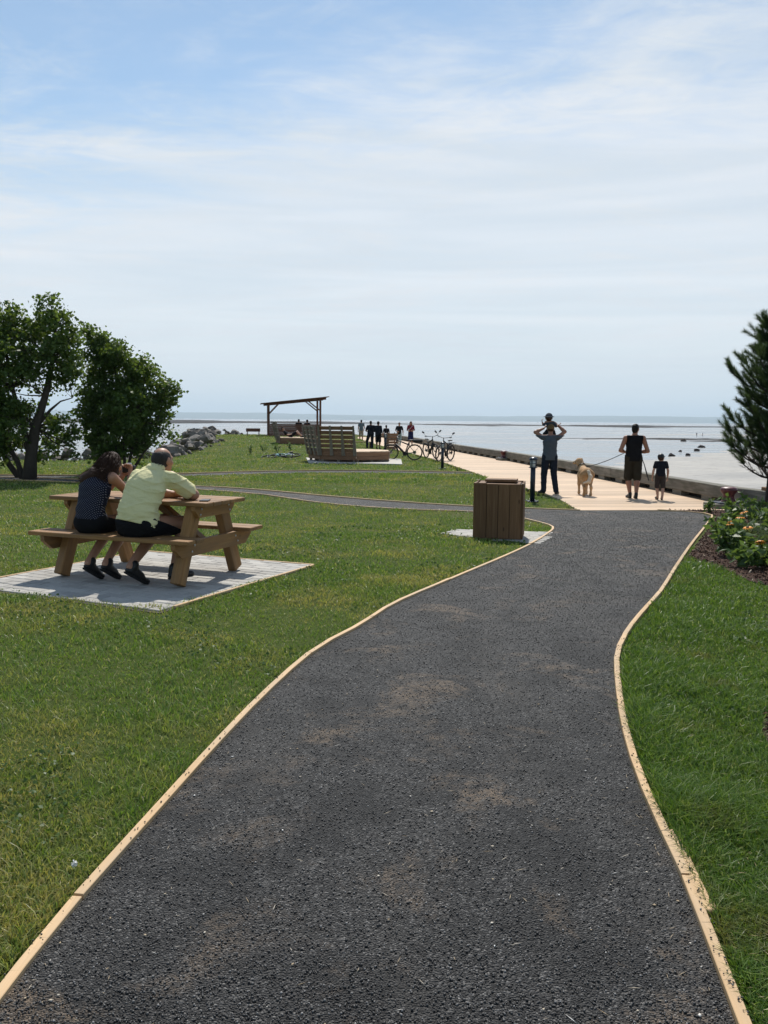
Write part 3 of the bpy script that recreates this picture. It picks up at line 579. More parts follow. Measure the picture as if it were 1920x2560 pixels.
for (x_, y_, s_, lb) in ((58.8, 174.7, 2.2, 'dark flat boulder at the water edge nearest the boy'), (63.5, 178.5, 1.5, 'small dark boulder right of the flat one on the tideline'), (77.3, 211, 1.9, 'dark boulder standing in the shallows off the sand bank'), (89, 240, 2.6, 'largest dark boulder out in the shallow water'), (110.7, 316, 3.0, 'dark boulder lying at the foot of the seaweed bar'), (70, 202, 1.2, 'tiny pale topped stone in the shallows')):
    o = bpy.data.objects.new('boulder', random.choice(rocks)); link(o); o.location = (x_, y_, WZ + .16); o.data = o.data.copy(); o.data.materials.clear(); o.data.materials.append(M['mud']); o.scale = (s_ * 1.15, s_, s_ * 1.1); o.rotation_euler = (0, 0, random.uniform(0, 3)); tag(o, lb, 'boulder', 'boulders on the tidal flat')
# ------------------------------------------------------------------ picnic table
TA, TO = R(-21), Vector((-2.305, 8.32, 0.03))
tbl = empty('picnic_table', TO, TA, 'treated timber picnic table with attached benches on the paver pad', 'picnic table')
for k in range(5):
    yk = -0.288 + 0.144 * k; beam('tabletop_plank', tbl, (-0.92 + random.uniform(-.006, .006), yk, 0.735), (0.87, yk, 0.735), 0.138, 0.038, M['table'], (0, 0, 1), 0.006)
for sgn in (-1, 1):
    for j in (0, 1):
        yk = sgn * (0.47 + 0.142 * j); beam('bench_plank', tbl, (-0.89, yk, 0.425), (0.89 + random.uniform(-.008, .008), yk, 0.425), 0.136, 0.038, M['table'], (0, 0, 1), 0.006)
for sx in (-1, 1):
    X = sx * 0.66
    for sy in (-1, 1): beam('leg', tbl, (X, sy * 0.50, 0.012), (X, sy * 0.215, 0.715), 0.088, 0.138, M['table'], (0, 1, 0.3), 0.006)
    def chamf(name, x, half, z0, z1, ch, th):
        mb = MB(); p = [(-half, z1), (-half, z1 - (z1 - z0) * .35), (-half + ch, z0), (half - ch, z0), (half, z1 - (z1 - z0) * .35), (half, z1)]
        v = [(x - th / 2, a, b) for a, b in p] + [(x + th / 2, a, b) for a, b in p]; f = [tuple(range(6)), tuple(range(11, 5, -1))] + [(i, i + 6, (i + 1) % 6 + 6, (i + 1) % 6) for i in range(6)]
        me = pmesh(name, [(q[1], q[0] - x, q[2]) for q in v], [q[::-1] for q in f]); o = obj(name, me, M['table'], tbl); o.location = (x, 0, 0); o.rotation_euler = (0, 0, R(90)); return o
    chamf('bench_support', X + sx * 0.069, 0.665, 0.268, 0.405, 0.11, 0.044); chamf('top_support', X + sx * 0.069, 0.34, 0.605, 0.715, 0.07, 0.044)
    beam('brace', tbl, (X - sx * 0.05, 0, 0.345), (sx * 0.10, 0, 0.700), 0.07, 0.088, M['table'], (0, 1, 0), 0.004)
    for sy in (-1, 1):
        for (yy, zz_) in ((0.40, 0.31), (0.36, 0.365), (0.255, 0.635), (0.235, 0.685)):
            b = MB(); b.lathe([(0.0, 0), (0.011, 0), (0.011, 0.004), (0.006, 0.008), (0.0, 0.009)], 8); o = b.build('bolt', M['metal'], tbl); o.location = (X + sx * 0.092, sy * yy, zz_); o.rotation_euler = (0, sx * R(90), 0)
tag(MB().cbox((0, 0, 0.006), (0.08, 0.15, 0.009), 0.003).build('phone', M['black'], None, False, TO + Matrix.Rotation(TA, 3, 'Z') @ Vector((0.74, -0.16, 0.756))), 'small black phone lying on the picnic table by the elbow', 'phone')
# ------------------------------------------------------------------ litter bin
BO = Vector((1.64, 12.02, g1(1.6, 12.0) + 0.03)); bin_ = empty('litter_bin', BO, R(-11.5), 'square brown vertical board litter bin beside the path bend', 'litter bin')
Wb, Hb = 0.635, 0.775
for side in range(4):
    a = side * math.pi / 2; rot = Matrix.Rotation(a, 3, 'Z')
    for k in range(4):
        x = -Wb / 2 + Wb / 8 + k * Wb / 4; p0 = rot @ Vector((x, -Wb / 2 - 0.012, 0.01)); p1 = rot @ Vector((x, -Wb / 2 - 0.012, Hb + random.uniform(-.006, .006))); beam('board', bin_, p0, p1, Wb / 4 - 0.006 + (0.0), 0.028, M['bin'], tuple(rot @ Vector((0, -1, 0))), 0.003)
ibox = MB(); ibox.box((0, 0, 0.38), (Wb - 0.02, Wb - 0.02, 0.74)); ibox.build('inner_box', M['black'], bin_)
for k in range(4): # top frame
    a = k * math.pi / 2; rot = Matrix.Rotation(a, 3, 'Z'); beam('rim_board', bin_, rot @ Vector((-Wb / 2 + 0.06, -Wb / 2 + 0.075, Hb - 0.02)), rot @ Vector((Wb / 2 - 0.09, -Wb / 2 + 0.075, Hb - 0.02)), 0.10, 0.03, M['bin'], (0, 0, 1), 0.003)
for k in range(3): beam('lid_board', bin_, (-0.20, -0.11 + 0.14 * k, Hb + 0.03), (0.24, -0.11 + 0.14 * k, Hb + 0.03), 0.136, 0.035, M['pine_new'] if k == 2 else M['bin'], (0, 0, 1), 0.003)
# ------------------------------------------------------------------ bollard lamps
def lamp(x, y, label, z=None):
    r = empty('bollard_lamp', (x, y, g1(x, y) if z is None else z), R(8), label, 'bollard lamp', 'bollard lamps along the boardwalk')
    MB().cbox((0, 0, 0.02), (0.24, 0.24, 0.016), 0.003).build('base_plate', M['navy'], r)
    for sx in (-1, 1):
        for sy in (-1, 1): MB().lathe([(0.012, 0), (0.012, 0.025), (0.0, 0.028)], 6).build('anchor_bolt', M['metal'], r, False, (sx * .095, sy * .095, 0.026))
    MB().lathe([(0.056, 0.025), (0.056, 0.76), (0.05, 0.765)], 20).build('post', M['navy'], r, True)
    MB().lathe([(0.05, 0.762), (0.098, 0.766), (0.098, 0.780), (0.06, 0.784)], 20).build('collar', M['navy'], r)
    MB().lathe([(0.060, 0.78), (0.060, 0.945)], 20).build('glass', M['lampglass'], r, True)
    for k in range(4):
        a = k * math.pi / 2 + math.pi / 4; MB().box((0.072 * math.cos(a), 0.072 * math.sin(a), 0.865), (0.018, 0.018, 0.17)).build('cage_bar', M['navy'], r)
    MB().torus((0, 0, 0.868), 0.074, 0.006, (0, 0, 1), 24, 6).build('guard_ring', M['navy'], r)
    MB().lathe([(0.0, 0.945), (0.10, 0.947), (0.10, 0.962), (0.085, 0.985), (0.05, 1.005), (0.022, 1.012), (0.0, 1.013)], 24).build('cap', M['navy'], r, True)
    for s_ in (-1, 1): MB().tube([(s_ * 0.072, 0, 0.90), (s_ * 0.125, 0, 0.90)], 0.006, 6).build('side_pin', M['steel'], r)
lamp(3.32, 19.0, 'navy bollard lamp nearest the camera beside the man in grey shirt'); lamp(2.16, 31.75, 'middle navy bollard lamp standing in front of the parked bicycles'); lamp(0.05, 49.9, 'farthest navy bollard lamp among the standing group of people')
# ------------------------------------------------------------------ mooring bollards
t = NT('oxblood_paint'); v = t.vec('Object'); c = t.mix(t.rng(t.noise(v, 14, 5), 0.35, 0.7), (0.075, 0.014, 0.016), (0.15, 0.035, 0.035)); t.bump(t.noise(v, 30, 4), 0.2, 0.01); M['oxblood'] = t.fin(c, 0.42, None, 0.5)
def moor(x, y, rz, label):
    r = empty('mooring_bollard', (x, y, -0.232), rz, label, 'mooring bollard', 'red mooring bollards by the kerb')
    MB().cbox((0, 0, 0.05), (0.86, 0.52, 0.10), 0.012).build('timber_base', M['curb'], r); MB().cbox((0, 0, 0.113), (0.66, 0.44, 0.024), 0.008).build('base_plate', M['navy'], r)
    MB().lathe([(0.16, 0.125), (0.15, 0.14), (0.118, 0.19), (0.112, 0.24), (0.125, 0.29), (0.155, 0.325), (0.172, 0.36), (0.170, 0.40), (0.15, 0.425), (0.10, 0.44), (0.0, 0.446)], 28).build('post', M['oxblood'], r, True)
    for sx in (-1, 1):
        for sy in (-1, 1): MB().lathe([(0.018, 0.12), (0.018, 0.145), (0.0, 0.148)], 6).build('bolt', M['metal'], r, False, (sx * .28, sy * .17, 0.0))
moor(7.30, 17.98, R(10), 'dark red mooring bollard on its plate beside the flower bed'); moor(5.45, 38.9, R(100), 'distant dark red mooring bollard against the kerb timbers')
# ------------------------------------------------------------------ lounge platforms
def lounge(label, pts, backs, z, htop, group):
    o = Vector((*pts[0], z)); r = empty('lounge_platform', o, 0, label, 'wooden lounge', group); P = [Vector((*p, z)) - o for p in pts]; n = len(P)
    cen = sum(P, Vector()) / n; inset = [cen + (p - cen) * 0.985 for p in P]
    ys = [p.y for p in inset]; y = min(ys) + 0.07
    while y < max(ys):
        xs_ = []
        for i in range(n):
            a, b = inset[i], inset[(i + 1) % n]
            if (a.y > y) != (b.y > y): xs_.append(a.x + (b.x - a.x) * (y - a.y) / (b.y - a.y))
        if len(xs_) == 2 and abs(xs_[1] - xs_[0]) > 0.15: beam('deck_board', r, (min(xs_), y, 0.43), (max(xs_), y, 0.43), 0.136, 0.035, M['deck'], (0, 0, 1), 0.003)
        y += 0.142
    for i in range(n):
        a, b = P[i], P[(i + 1) % n]; d = (b - a).normalized()
        for k, zz_ in enumerate((0.17, 0.335)): beam('skirt_board', r, a + Vector((0, 0, zz_)) + d * .01, b + Vector((0, 0, zz_)) - d * .01, 0.036, 0.155, M['lounge'], (0, 0, 1), 0.004)
        m_ = max(2, int((b - a).length / 0.6) + 1)
        for k in range(m_):
            p = a.lerp(b, (k + 0.12) / (m_ - 1 + 0.24)); q = p + (cen - p).normalized() * 0.07; beam('foot', r, q, q + Vector((0, 0, 0.30)), 0.10, 0.10, M['lounge_grey'], (0, 1, 0), 0.004)
    for (i, mat) in backs:
        a, b = P[i], P[(i + 1) % n]; d = (b - a).normalized(); nrm = Vector((d.y, -d.x, 0))
        if nrm.dot(cen - a) > 0: nrm = -nrm
        lean = nrm * 0.22; a2 = a + nrm * 0.03 + Vector((0, 0, .40)); b2 = b + nrm * 0.03 + Vector((0, 0, .40)); up = Vector((0, 0, htop - .40)) + lean
        for k in range(6):
            f = (k + 0.5) / 6; q = up * f; sh = d * (0.10 * f); beam('back_slat', r, a2 + q + sh * .3, b2 + q - sh * .3, 0.03, (htop - .4) / 6 - 0.035, mat, tuple(up), 0.003)
        for k in range(4):
            f = (k + 0.06) / 3.12; p = a2.lerp(b2, f) + nrm * 0.032; mb = MB(); w0, w1 = 0.075, 0.035
            q = [p - d * w0 - up * .12, p + d * w0 - up * .12, p + d * w1 + up * 1.01, p - d * w1 + up * 1.01]; mb.add(q + [u + nrm * 0.04 for u in q], [(0, 1, 2, 3), (7, 6, 5, 4), (0, 4, 5, 1), (1, 5, 6, 2), (2, 6, 7, 3), (3, 7, 4, 0)]); mb.build('back_post', M['lounge_grey'], r)
    return r
lounge('large slatted wooden lounge platform with two high backrests on the lawn', [(-3.30, 37.1), (-2.70, 35.75), (-1.17, 35.25), (0.16, 36.1), (0.22, 37.5), (-0.7, 38.7), (-2.4, 38.7)], [(0, M['lounge_grey']), (1, M['lounge'])], -0.21, 1.50, 'slatted lounge platforms')
lounge('smaller farther wooden lounge platform with one grey backrest near the shelter', [(-6.75, 53.2), (-6.25, 51.3), (-4.7, 51.1), (-4.0, 52.4), (-5.2, 54.0)], [(0, M['lounge_grey'])], 0.0, 1.40, 'slatted lounge platforms')
bench = empty('slatted_bin', (0.42, 51.5, -0.25), R(15), 'slatted brown wooden bin beside the farthest bollard lamp', 'litter bin')
for k in range(6):
    for s_ in range(4):
        rot = Matrix.Rotation(s_ * math.pi / 2, 3, 'Z'); beam('slat', bench, rot @ Vector((-0.3, -0.3, 0.14 + .16 * k)), rot @ Vector((0.3, -0.3, 0.14 + .16 * k)), 0.03, 0.12, M['lounge'], (0, 0, 1), 0.003)
for sx in (-1, 1):
    for sy in (-1, 1): beam('corner_post', bench, (sx * .26, sy * .26, 0), (sx * .26, sy * .26, 1.06), 0.05, 0.05, M['lounge_grey'], (0, 1, 0))
low = empty('low_bench', (-1.5, 53.5, -0.23), R(8), 'low rust brown bench in front of the man in black tee', 'bench')
for k in range(3): beam('seat_plank', low, (-0.8, -0.16 + .15 * k, 0.40), (0.8, -0.16 + .15 * k, 0.40), 0.14, 0.04, M['gaz'])
for sx in (-1, 1): beam('leg', low, (sx * .6, 0, 0.0), (sx * .6, 0, 0.38), 0.40, 0.07, M['gaz'], (1, 0, 0))
# ------------------------------------------------------------------ shelter
GO = Vector((-9.0, 66.4, g1(-9, 66.4))); gaz = empty('picnic_shelter', GO, R(9), 'red brown timber shelter with sloping roof at the end of the lawn', 'shelter')
W_, D_ = 4.0, 3.0
for (x, h) in ((0, 2.40), (W_, 2.82)):
    for y in (0, D_):
        beam('post', gaz, (x, y, 0), (x, y, h), 0.15, 0.15, M['gaz'], (0, 1, 0), 0.006)
for y in (0, D_):
    beam('rafter_beam', gaz, (-0.35, y, 2.44), (W_ + .45, y, 2.945), 0.10, 0.17, M['gaz'], (0, 0, 1), 0.006)
    beam('brace', gaz, (0.04, y, 1.72), (0.78, y, 2.50), 0.09, 0.10, M['gaz'], (0, 1, 0), 0.004); beam('brace', gaz, (W_ - .04, y, 2.02), (W_ - .95, y, 2.74), 0.09, 0.10, M['gaz'], (0, 1, 0), 0.004)
for x, h in ((0, 2.40), (W_, 2.86)): beam('cross_beam', gaz, (x, -0.4, h + .02), (x, D_ + .4, h + .02), 0.11, 0.15, M['gaz'], (0, 0, 1), 0.004)
for k in range(24):
    y = -0.55 + k * (D_ + 1.1) / 23; beam('roof_board', gaz, (-0.62, y, 2.50), (W_ + .65, y, 3.085), 0.168, 0.045, M['gaz'], (0, 0, 1), 0.004)
for k in range(7):
    z_ = 0.10 + k * 0.13; beam('wall_board', gaz, (0.08, 0.0, z_), (W_ - .08, 0.0, z_), 0.03, 0.124, M['gaz'], (0, 0, 1), 0.003); beam('wall_board', gaz, (0.0, 0.1, z_), (0.0, D_ - .1, z_), 0.03, 0.124, M['lounge_grey'], (0, 0, 1), 0.003)
beam('inner_bench', gaz, (0.3, 0.32, 0.43), (W_ - .3, 0.32, 0.43), 0.40, 0.05, M['gaz']); beam('floor', gaz, (-0.2, D_ / 2, 0.0), (W_ + .2, D_ / 2, 0.0), D_ + .3, 0.10, M['lounge'])
sb = empty('side_bench', (-10.3, 66.9, g1(-10.3, 66.9)), R(9), 'dark low bench just outside the left posts of the shelter', 'bench')
beam('seat', sb, (-0.55, 0, 0.55), (0.55, 0, 0.55), 0.45, 0.06, M['gaz']); beam('apron', sb, (-0.55, -.2, 0.42), (0.55, -.2, 0.42), 0.04, 0.2, M['gaz'])
for sx in (-1, 1): beam('leg', sb, (sx * .45, 0, 0.0), (sx * .45, 0, 0.52), 0.4, 0.07, M['gaz'], (1, 0, 0))
# ------------------------------------------------------------------ bicycles
M['teal_frame'] = simple('pale_teal_paint', (0.20, 0.36, 0.38), 0.35)
def bike(label, frame_mat, wr=0.355, wb=1.08, bag=False, mirrors=True, thick=0.022, panniers=False, flat=False):
    r = empty('bicycle', (0, 0, 0), 0, label, 'bicycle', 'bicycles on the grass and boardwalk')
    for x in (0, wb):
        wname = 'wheel'; wh = MB(); wh.torus((0, 0, 0), wr - 0.024, 0.012, (0, 1, 0), 40, 6); wo = wh.build(wname, M['black'], r, True, (x, 0, wr))
        MB().torus((0, 0, 0), wr - 0.022, 0.030, (0, 1, 0), 44, 8).build('tyre', M['rubber'], wo, True)
        sp_ = MB()
        for k in range(16):
            a = 2 * math.pi * k / 16; sp_.tube([(0.02 * math.cos(a + .6), 0.02 * (-1) ** k, 0.02 * math.sin(a + .6)), ((wr - .03) * math.cos(a), 0, (wr - .03) * math.sin(a))], 0.0016, 3, False)
        sp_.build('spokes', M['black'], wo); MB().tube([(0, -0.05, 0), (0, 0.05, 0)], 0.028, 10).build('hub', M['black'], wo)
        MB().tube([(0, 0.032, 0), (0, 0.036, 0)], 0.08, 20).build('brake_disc', M['steel'], wo)
    f = MB(); bb = (0.44, 0, 0.29); st = (0.27, 0, 0.78); ht = (0.80, 0, 0.90); hb = (0.855, 0, 0.72)
    f.tube([bb, st], 0.024, 8); f.tube([(0.29, 0, 0.70), ht], 0.028, 8); f.tube([bb, hb], 0.05, 10); f.tube([ht, hb], 0.026, 8)
    for s_ in (-1, 1):
        f.tube([(bb[0], s_ * .03, bb[2]), (0, s_ * 0.065, wr)], 0.013, 6); f.tube([(0.285, s_ * .02, 0.70), (0, s_ * .065, wr)], 0.011, 6)
    f.build('frame', frame_mat, r, True)
    fk = MB(); fk.tube([(0.79, 0, 0.93), (0.86, 0, 0.71)], 0.02, 8)
    for s_ in (-1, 1): fk.tube([(0.86, s_ * .06, 0.72), (wb - .03, s_ * 0.06, wr + .02), (wb, s_ * .06, wr)], 0.017, 8)
    fk.tube([(0.86, -.06, .72), (0.86, .06, .72)], 0.02, 8); fk.build('fork', M['black'], r, True)
    hbv = MB(); hbv.tube([(0.79, 0, 0.93), (0.80, 0, 1.02)], 0.018, 8); hbv.tube([(0.66, -0.33, 1.07), (0.74, -.24, 1.07), (0.81, -.08, 1.03), (0.81, .08, 1.03), (0.74, .24, 1.07), (0.66, .33, 1.07)], 0.013, 8); hbv.build('handlebar', M['black'], r, True)
    for s_ in (-1, 1):
        MB().tube([(0.66, s_ * .33, 1.07), (0.72, s_ * .255, 1.07)], 0.019, 8).build('grip', M['rubber'], r); MB().tube([(0.78, s_ * .26, 1.06), (0.74, s_ * .34, 1.03)], 0.007, 5).build('brake_lever', M['steel'], r)
        if mirrors: MB().tube([(0.70, s_ * .30, 1.08), (0.74, s_ * .40, 1.22)], 0.006, 5).build('mirror_stalk', M['black'], r); MB().cbox((0.75, s_ * .44, 1.26), (0.025, 0.13, 0.07), 0.01, Matrix.Rotation(s_ * R(35), 3, 'X')).build('mirror', M['black'], r)
    MB().tube([(0.27, 0, .78), (0.235, 0, 0.90)], 0.015, 8).build('seat_post', M['steel'], r)
    sd = MB(); sd.add([(0.08, -.075, .93), (0.08, .075, .93), (0.16, .07, .925), (0.30, .022, .925), (0.36, .012, .915), (0.36, -.012, .915), (0.30, -.022, .925), (0.16, -.07, .925)], [tuple(range(8))[::-1]])
    sd.v += [(x, y * .8, z - .045) for x, y, z in sd.v[:8]]; sd.f += [tuple(range(8, 16))] + [(k, (k + 1) % 8, (k + 1) % 8 + 8, k + 8) for k in range(8)]; sd.build('saddle', M['black'], r)
    MB().tube([(0.44, -.035, .29), (0.44, .035, .29)], 0.10 if not flat else 0.085, 24).build('chainring', M['black'], r)
    for s_ in (-1, 1): MB().tube([(0.44, s_ * .06, .29), (0.44 + s_ * .10, s_ * .075, .29 - s_ * .14)], 0.012, 6).build('crank', M['black'], r); MB().cbox((0.44 + s_ * .10, s_ * .12, .29 - s_ * .14), (0.09, 0.09, 0.025), 0.006).build('pedal', M['black'], r)
    rk = MB(); rk.tube([(0.20, 0, .80), (-0.34, 0, .80)], 0.01, 6)
    for s_ in (-1, 1): rk.tube([(0.15, s_ * .06, .80), (-0.32, s_ * .06, .80), (0, s_ * .075, wr)], 0.007, 6)
    if bag or panniers: rk.build('rear_rack', M['black'], r)
    if bag: MB().cbox((-0.13, 0, .875), (0.46, 0.20, 0.14), 0.045).build('rack_bag', M['black'], r)
    if panniers: MB().cbox((-0.12, -.17, .62), (0.32, 0.14, 0.34), 0.04).build('pannier', M['black'], r)
    if not flat: MB().tube([(0.38, -.05, .27), (0.28, -.20, 0.012)], 0.009, 6).build('kickstand', M['black'], r)
    mud = MB()
    for a0 in range(10, 150, 14):
        a, b = R(a0), R(a0 + 14); mud.bar((0 - (wr + .03) * math.cos(a), 0, wr + (wr + .03) * math.sin(a)), (0 - (wr + .03) * math.cos(b), 0, wr + (wr + .03) * math.sin(b)), 0.05, 0.004, (0, 1, 0) and (0, 0.01, 1))
    if bag: mud.build('mudguard', M['black'], r)
    return r
def place(o, loc, rot): o.location = loc; o.rotation_euler = rot; return o
place(bike('black electric bicycle with rack bag parked beside the lounge platform', M['black'], bag=True, mirrors=False), (1.36, 38.6, -0.245), (R(-3), 0, R(180 - 3)))
place(bike('left of two black bicycles parked nose on at the deck edge', M['black'], mirrors=True), (2.0, 40.75, -0.232), (R(4), 0, R(-68)))
place(bike('right of two black bicycles parked nose on, with dark pannier', M['black'], mirrors=True, panniers=True), (2.95, 38.2, -0.232), (R(-4), 0, R(238)))
bl = bike('mountain bicycle with pale teal frame lying flat on the lawn', M['teal_frame'], 0.36, 1.12, False, False, flat=True); bl.location = (-4.25, 38.9, -0.17); bl.rotation_euler = (R(80), R(4), R(176))
# ------------------------------------------------------------------ trees
def leafmat(name, c0, c1, c2):
    t = NT(name); r = t.island(); c = t.ramp(r, [(0.0, c0), (0.55, c1), (1.0, c2)]); c = t.mix(t.rng(t.noise(t.vec('Object'), 0.9, 3), 0.35, 0.7, 0, 0.4), c, c0)
    tr = t.n.new('ShaderNodeBsdfTranslucent'); t.l.new(t.mix(0.5, c, (c2[0] * 1.6, c2[1] * 1.5, c2[2] * 0.6)), tr.inputs[0]); ms = t.n.new('ShaderNodeMixShader'); ms.inputs[0].default_value = 0.38
    t.fin(c, 0.5, None, 0.35); t.l.new(t.b.outputs[0], ms.inputs[1]); t.l.new(tr.outputs[0], ms.inputs[2]); t.l.new(ms.outputs[0], t.n['Material Output'].inputs[0]); return t.m
M['leaf'] = leafmat('lilac_leaf', (0.030, 0.064, 0.016), (0.066, 0.125, 0.026), (0.145, 0.21, 0.048)); M['bark'] = simple('grey_brown_bark', (0.05, 0.04, 0.032), 0.9, 0.4, 12, 0.6, 30)
def leaves(C, N_, L, Wd, rng, droop=0.25):
    n = len(C); th = rng.uniform(0, 2 * np.pi, n); ph = rng.uniform(-0.9, 0.7, n) - droop; d = np.stack([np.cos(th) * np.cos(ph), np.sin(th) * np.cos(ph), np.sin(ph)], 1)
    r = rng.normal(size=(n, 3)); s = np.cross(d, r); s /= np.linalg.norm(s, axis=1)[:, None] + 1e-9; nn = np.cross(s, d); l = (L * rng.uniform(.6, 1.25, n))[:, None]; w_ = l * Wd
    a = C; b = C + d * l * .45 + s * w_ + nn * w_ * .25; c_ = C + d * l; e = C + d * l * .45 - s * w_ + nn * w_ * .25
    V = np.stack([a, b, c_, e], 1).reshape(-1, 3); k = np.arange(n)[:, None] * 4; T = np.concatenate([k + np.array([[0, 1, 2]]), k + np.array([[0, 2, 3]])], 1).reshape(-1, 3); return V, T
def tree(name, label, base, lobes, stems, seed, nclus, nleaf, L=0.115, trunk_r=0.16, cat='tree'):
    rng = np.random.default_rng(seed); rd = random.Random(seed); b = Vector(base); r = empty(name, b, 0, label, cat)
    wts = np.array([l[3] * l[4] * l[5] for l in lobes]) ** 0.8; wts /= wts.sum(); cl = []
    for k in range(nclus):
        l = lobes[rng.choice(len(lobes), p=wts)]; d = rng.normal(size=3); d /= np.linalg.norm(d); rr = rng.uniform(0.15, 1) ** (1 / 2.2); cl.append(np.array(l[:3]) + d * rr * np.array(l[3:6]))
    cl = np.array(cl); tw = MB()
    tr = MB(); nodes = []
    for (pts, r0, r1) in stems:
        P = spline(np.array(pts)[:, :2], 0.25); m_ = len(P); zz_ = np.interp(np.linspace(0, 1, m_), np.linspace(0, 1, len(pts)), np.array(pts)[:, 2]); rad = np.linspace(r0, r1, m_); q = [(P[i][0] + rd.uniform(-.02, .02), P[i][1] + rd.uniform(-.02, .02), zz_[i]) for i in range(m_)]
        tr.tube(q, list(rad * np.array([rd.uniform(.9, 1.1) for _ in rad])), 9); nodes += [(Vector(q[i]), rad[i]) for i in range(m_) if i > m_ * .3]
    tr.build('trunk', M['bark'], r, True); nv = np.array([tuple(n_[0]) for n_ in nodes])
    for k in range(0, len(cl), 2):
        c_ = Vector(cl[k]); dist = np.linalg.norm(nv - cl[k], axis=1) + 0.6 * np.maximum(0, nv[:, 2] - cl[k][2] + .1); j = int(np.argmin(dist)); p = nodes[j][0]; mid = p.lerp(c_, .5) + Vector((rd.uniform(-.1, .1), rd.uniform(-.1, .1), rd.uniform(-.05, .12))); r0 = min(nodes[j][1] * .6, 0.012 + 0.012 * (c_ - p).length); tw.tube([p, mid, c_], [r0, r0 * .6, 0.004], 5, False)
    tw.build('branches', M['bark'], r)
    per = rng.integers(int(nleaf * .4), int(nleaf * 1.6), len(cl)); C = np.repeat(cl, per, 0) + rng.normal(size=(per.sum(), 3)) * np.array([.115, .115, .085]); V, T = leaves(C, None, L, 0.40, rng); cr = obj('crown', tri_mesh('crown', V, T), M['leaf'], r); return r
def Lb(x, z, r, y=0.0, ry=None, rz=None): return (x, y, z, r, ry or r * 1.0, rz or r)
# left tree: offsets in metres from its foot, x right, z up
def ZL(X, Y, r, y=0, k=0.003630): return ((X - 235) * k, y, (1590 - Y) * k, r * k, r * k * 1.0, r * k)
tree('leafy_tree', 'tall leafy tree with thick leaning trunk at the left edge', (-10.29, 24.65, -0.25),
     [ZL(60, 300, 170), ZL(-120, 380, 220, .4), ZL(450, 270, 120, -.2), ZL(470, 420, 170), ZL(250, 560, 260, .3), ZL(560, 560, 140, -.2), ZL(60, 700, 280, -.3), ZL(420, 720, 220, .2), ZL(-180, 800, 300, .2), ZL(620, 700, 90), ZL(150, 950, 180, .4), ZL(-60, 1080, 220, -.3), ZL(440, 1180, 160, .5), ZL(330, 1330, 130, .5), ZL(-100, 1250, 220, .3), ZL(120, 1120, 200, -.4), ZL(60, 1300, 130, .3), ZL(540, 1320, 80, .7)],
     [([(0, 0, 0), (0.05, 0.05, 0.7), (0.22, 0, 1.5), (0.55, 0, 2.4), (0.75, .1, 3.4), (0.85, .1, 4.5)], 0.20, 0.035), ([(0, .05, 0.8), (-.2, .1, 1.6), (-.5, .2, 2.6), (-.7, .2, 4.2)], 0.11, 0.03), ([(-.25, .1, 0), (-.42, .2, .5), (-.75, .2, 1.1), (-1.0, .3, 2.0), (-1.1, .3, 3.2)], 0.09, 0.03), ([(0.3, 0, 1.55), (0.7, -.1, 2.0), (0.95, 0, 2.25), (1.25, .1, 2.35)], 0.05, 0.012), ([(-.5, .4, 0), (-.9, .5, .8), (-1.4, .4, 2.2)], 0.10, 0.04)], 3, 580, 44)
def ZR(X, Y, r, y=0, k=0.003910): return ((X - 1000) * k, y, (1560 - Y) * k, r * k, r * k, r * k)
tree('leafy_shrub', 'rounded multi stemmed leafy shrub behind the seated couple', (-8.1, 26.55, -0.25),
     [ZR(780, 470, 90), ZR(780, 640, 130, .2), ZR(920, 600, 120, -.1), ZR(950, 780, 200, .2), ZR(1150, 690, 110, -.2), ZR(1190, 860, 170, .2), ZR(780, 880, 130), ZR(820, 1080, 180, .3), ZR(1080, 1020, 220, -.3), ZR(1310, 900, 110), ZR(1420, 870, 55), ZR(1400, 990, 60), ZR(1280, 1080, 110, .2), ZR(680, 1050, 80), ZR(700, 1230, 100, .2), ZR(930, 1270, 200), ZR(1160, 1240, 110, .1), ZR(1370, 1240, 50), ZR(850, 1380, 110), ZR(1060, 1380, 90, .2)],
     [([(-.1, 0, 0), (-.25, .05, .8), (-.5, 0, 2.0), (-.85, 0, 3.9)], 0.05, 0.015), ([(0, .05, 0), (0, 0, 1.0), (-.15, .1, 2.2), (-.3, .1, 3.6)], 0.055, 0.015), ([(.05, -.05, 0), (.25, 0, .9), (.55, 0, 2.0), (.7, 0, 3.2)], 0.05, 0.015), ([(.12, 0, 0), (.55, .1, .7), (1.0, .1, 1.6), (1.3, 0, 2.6)], 0.045, 0.012), ([(-.2, 0, 0), (-.55, 0, .6), (-1.0, .1, 1.5), (-1.2, .1, 2.4)], 0.045, 0.012), ([(.1, .1, 0), (.35, .2, .6), (.75, .2, 1.3), (1.45, .2, 1.25)], 0.03, 0.008)], 4, 570, 42)
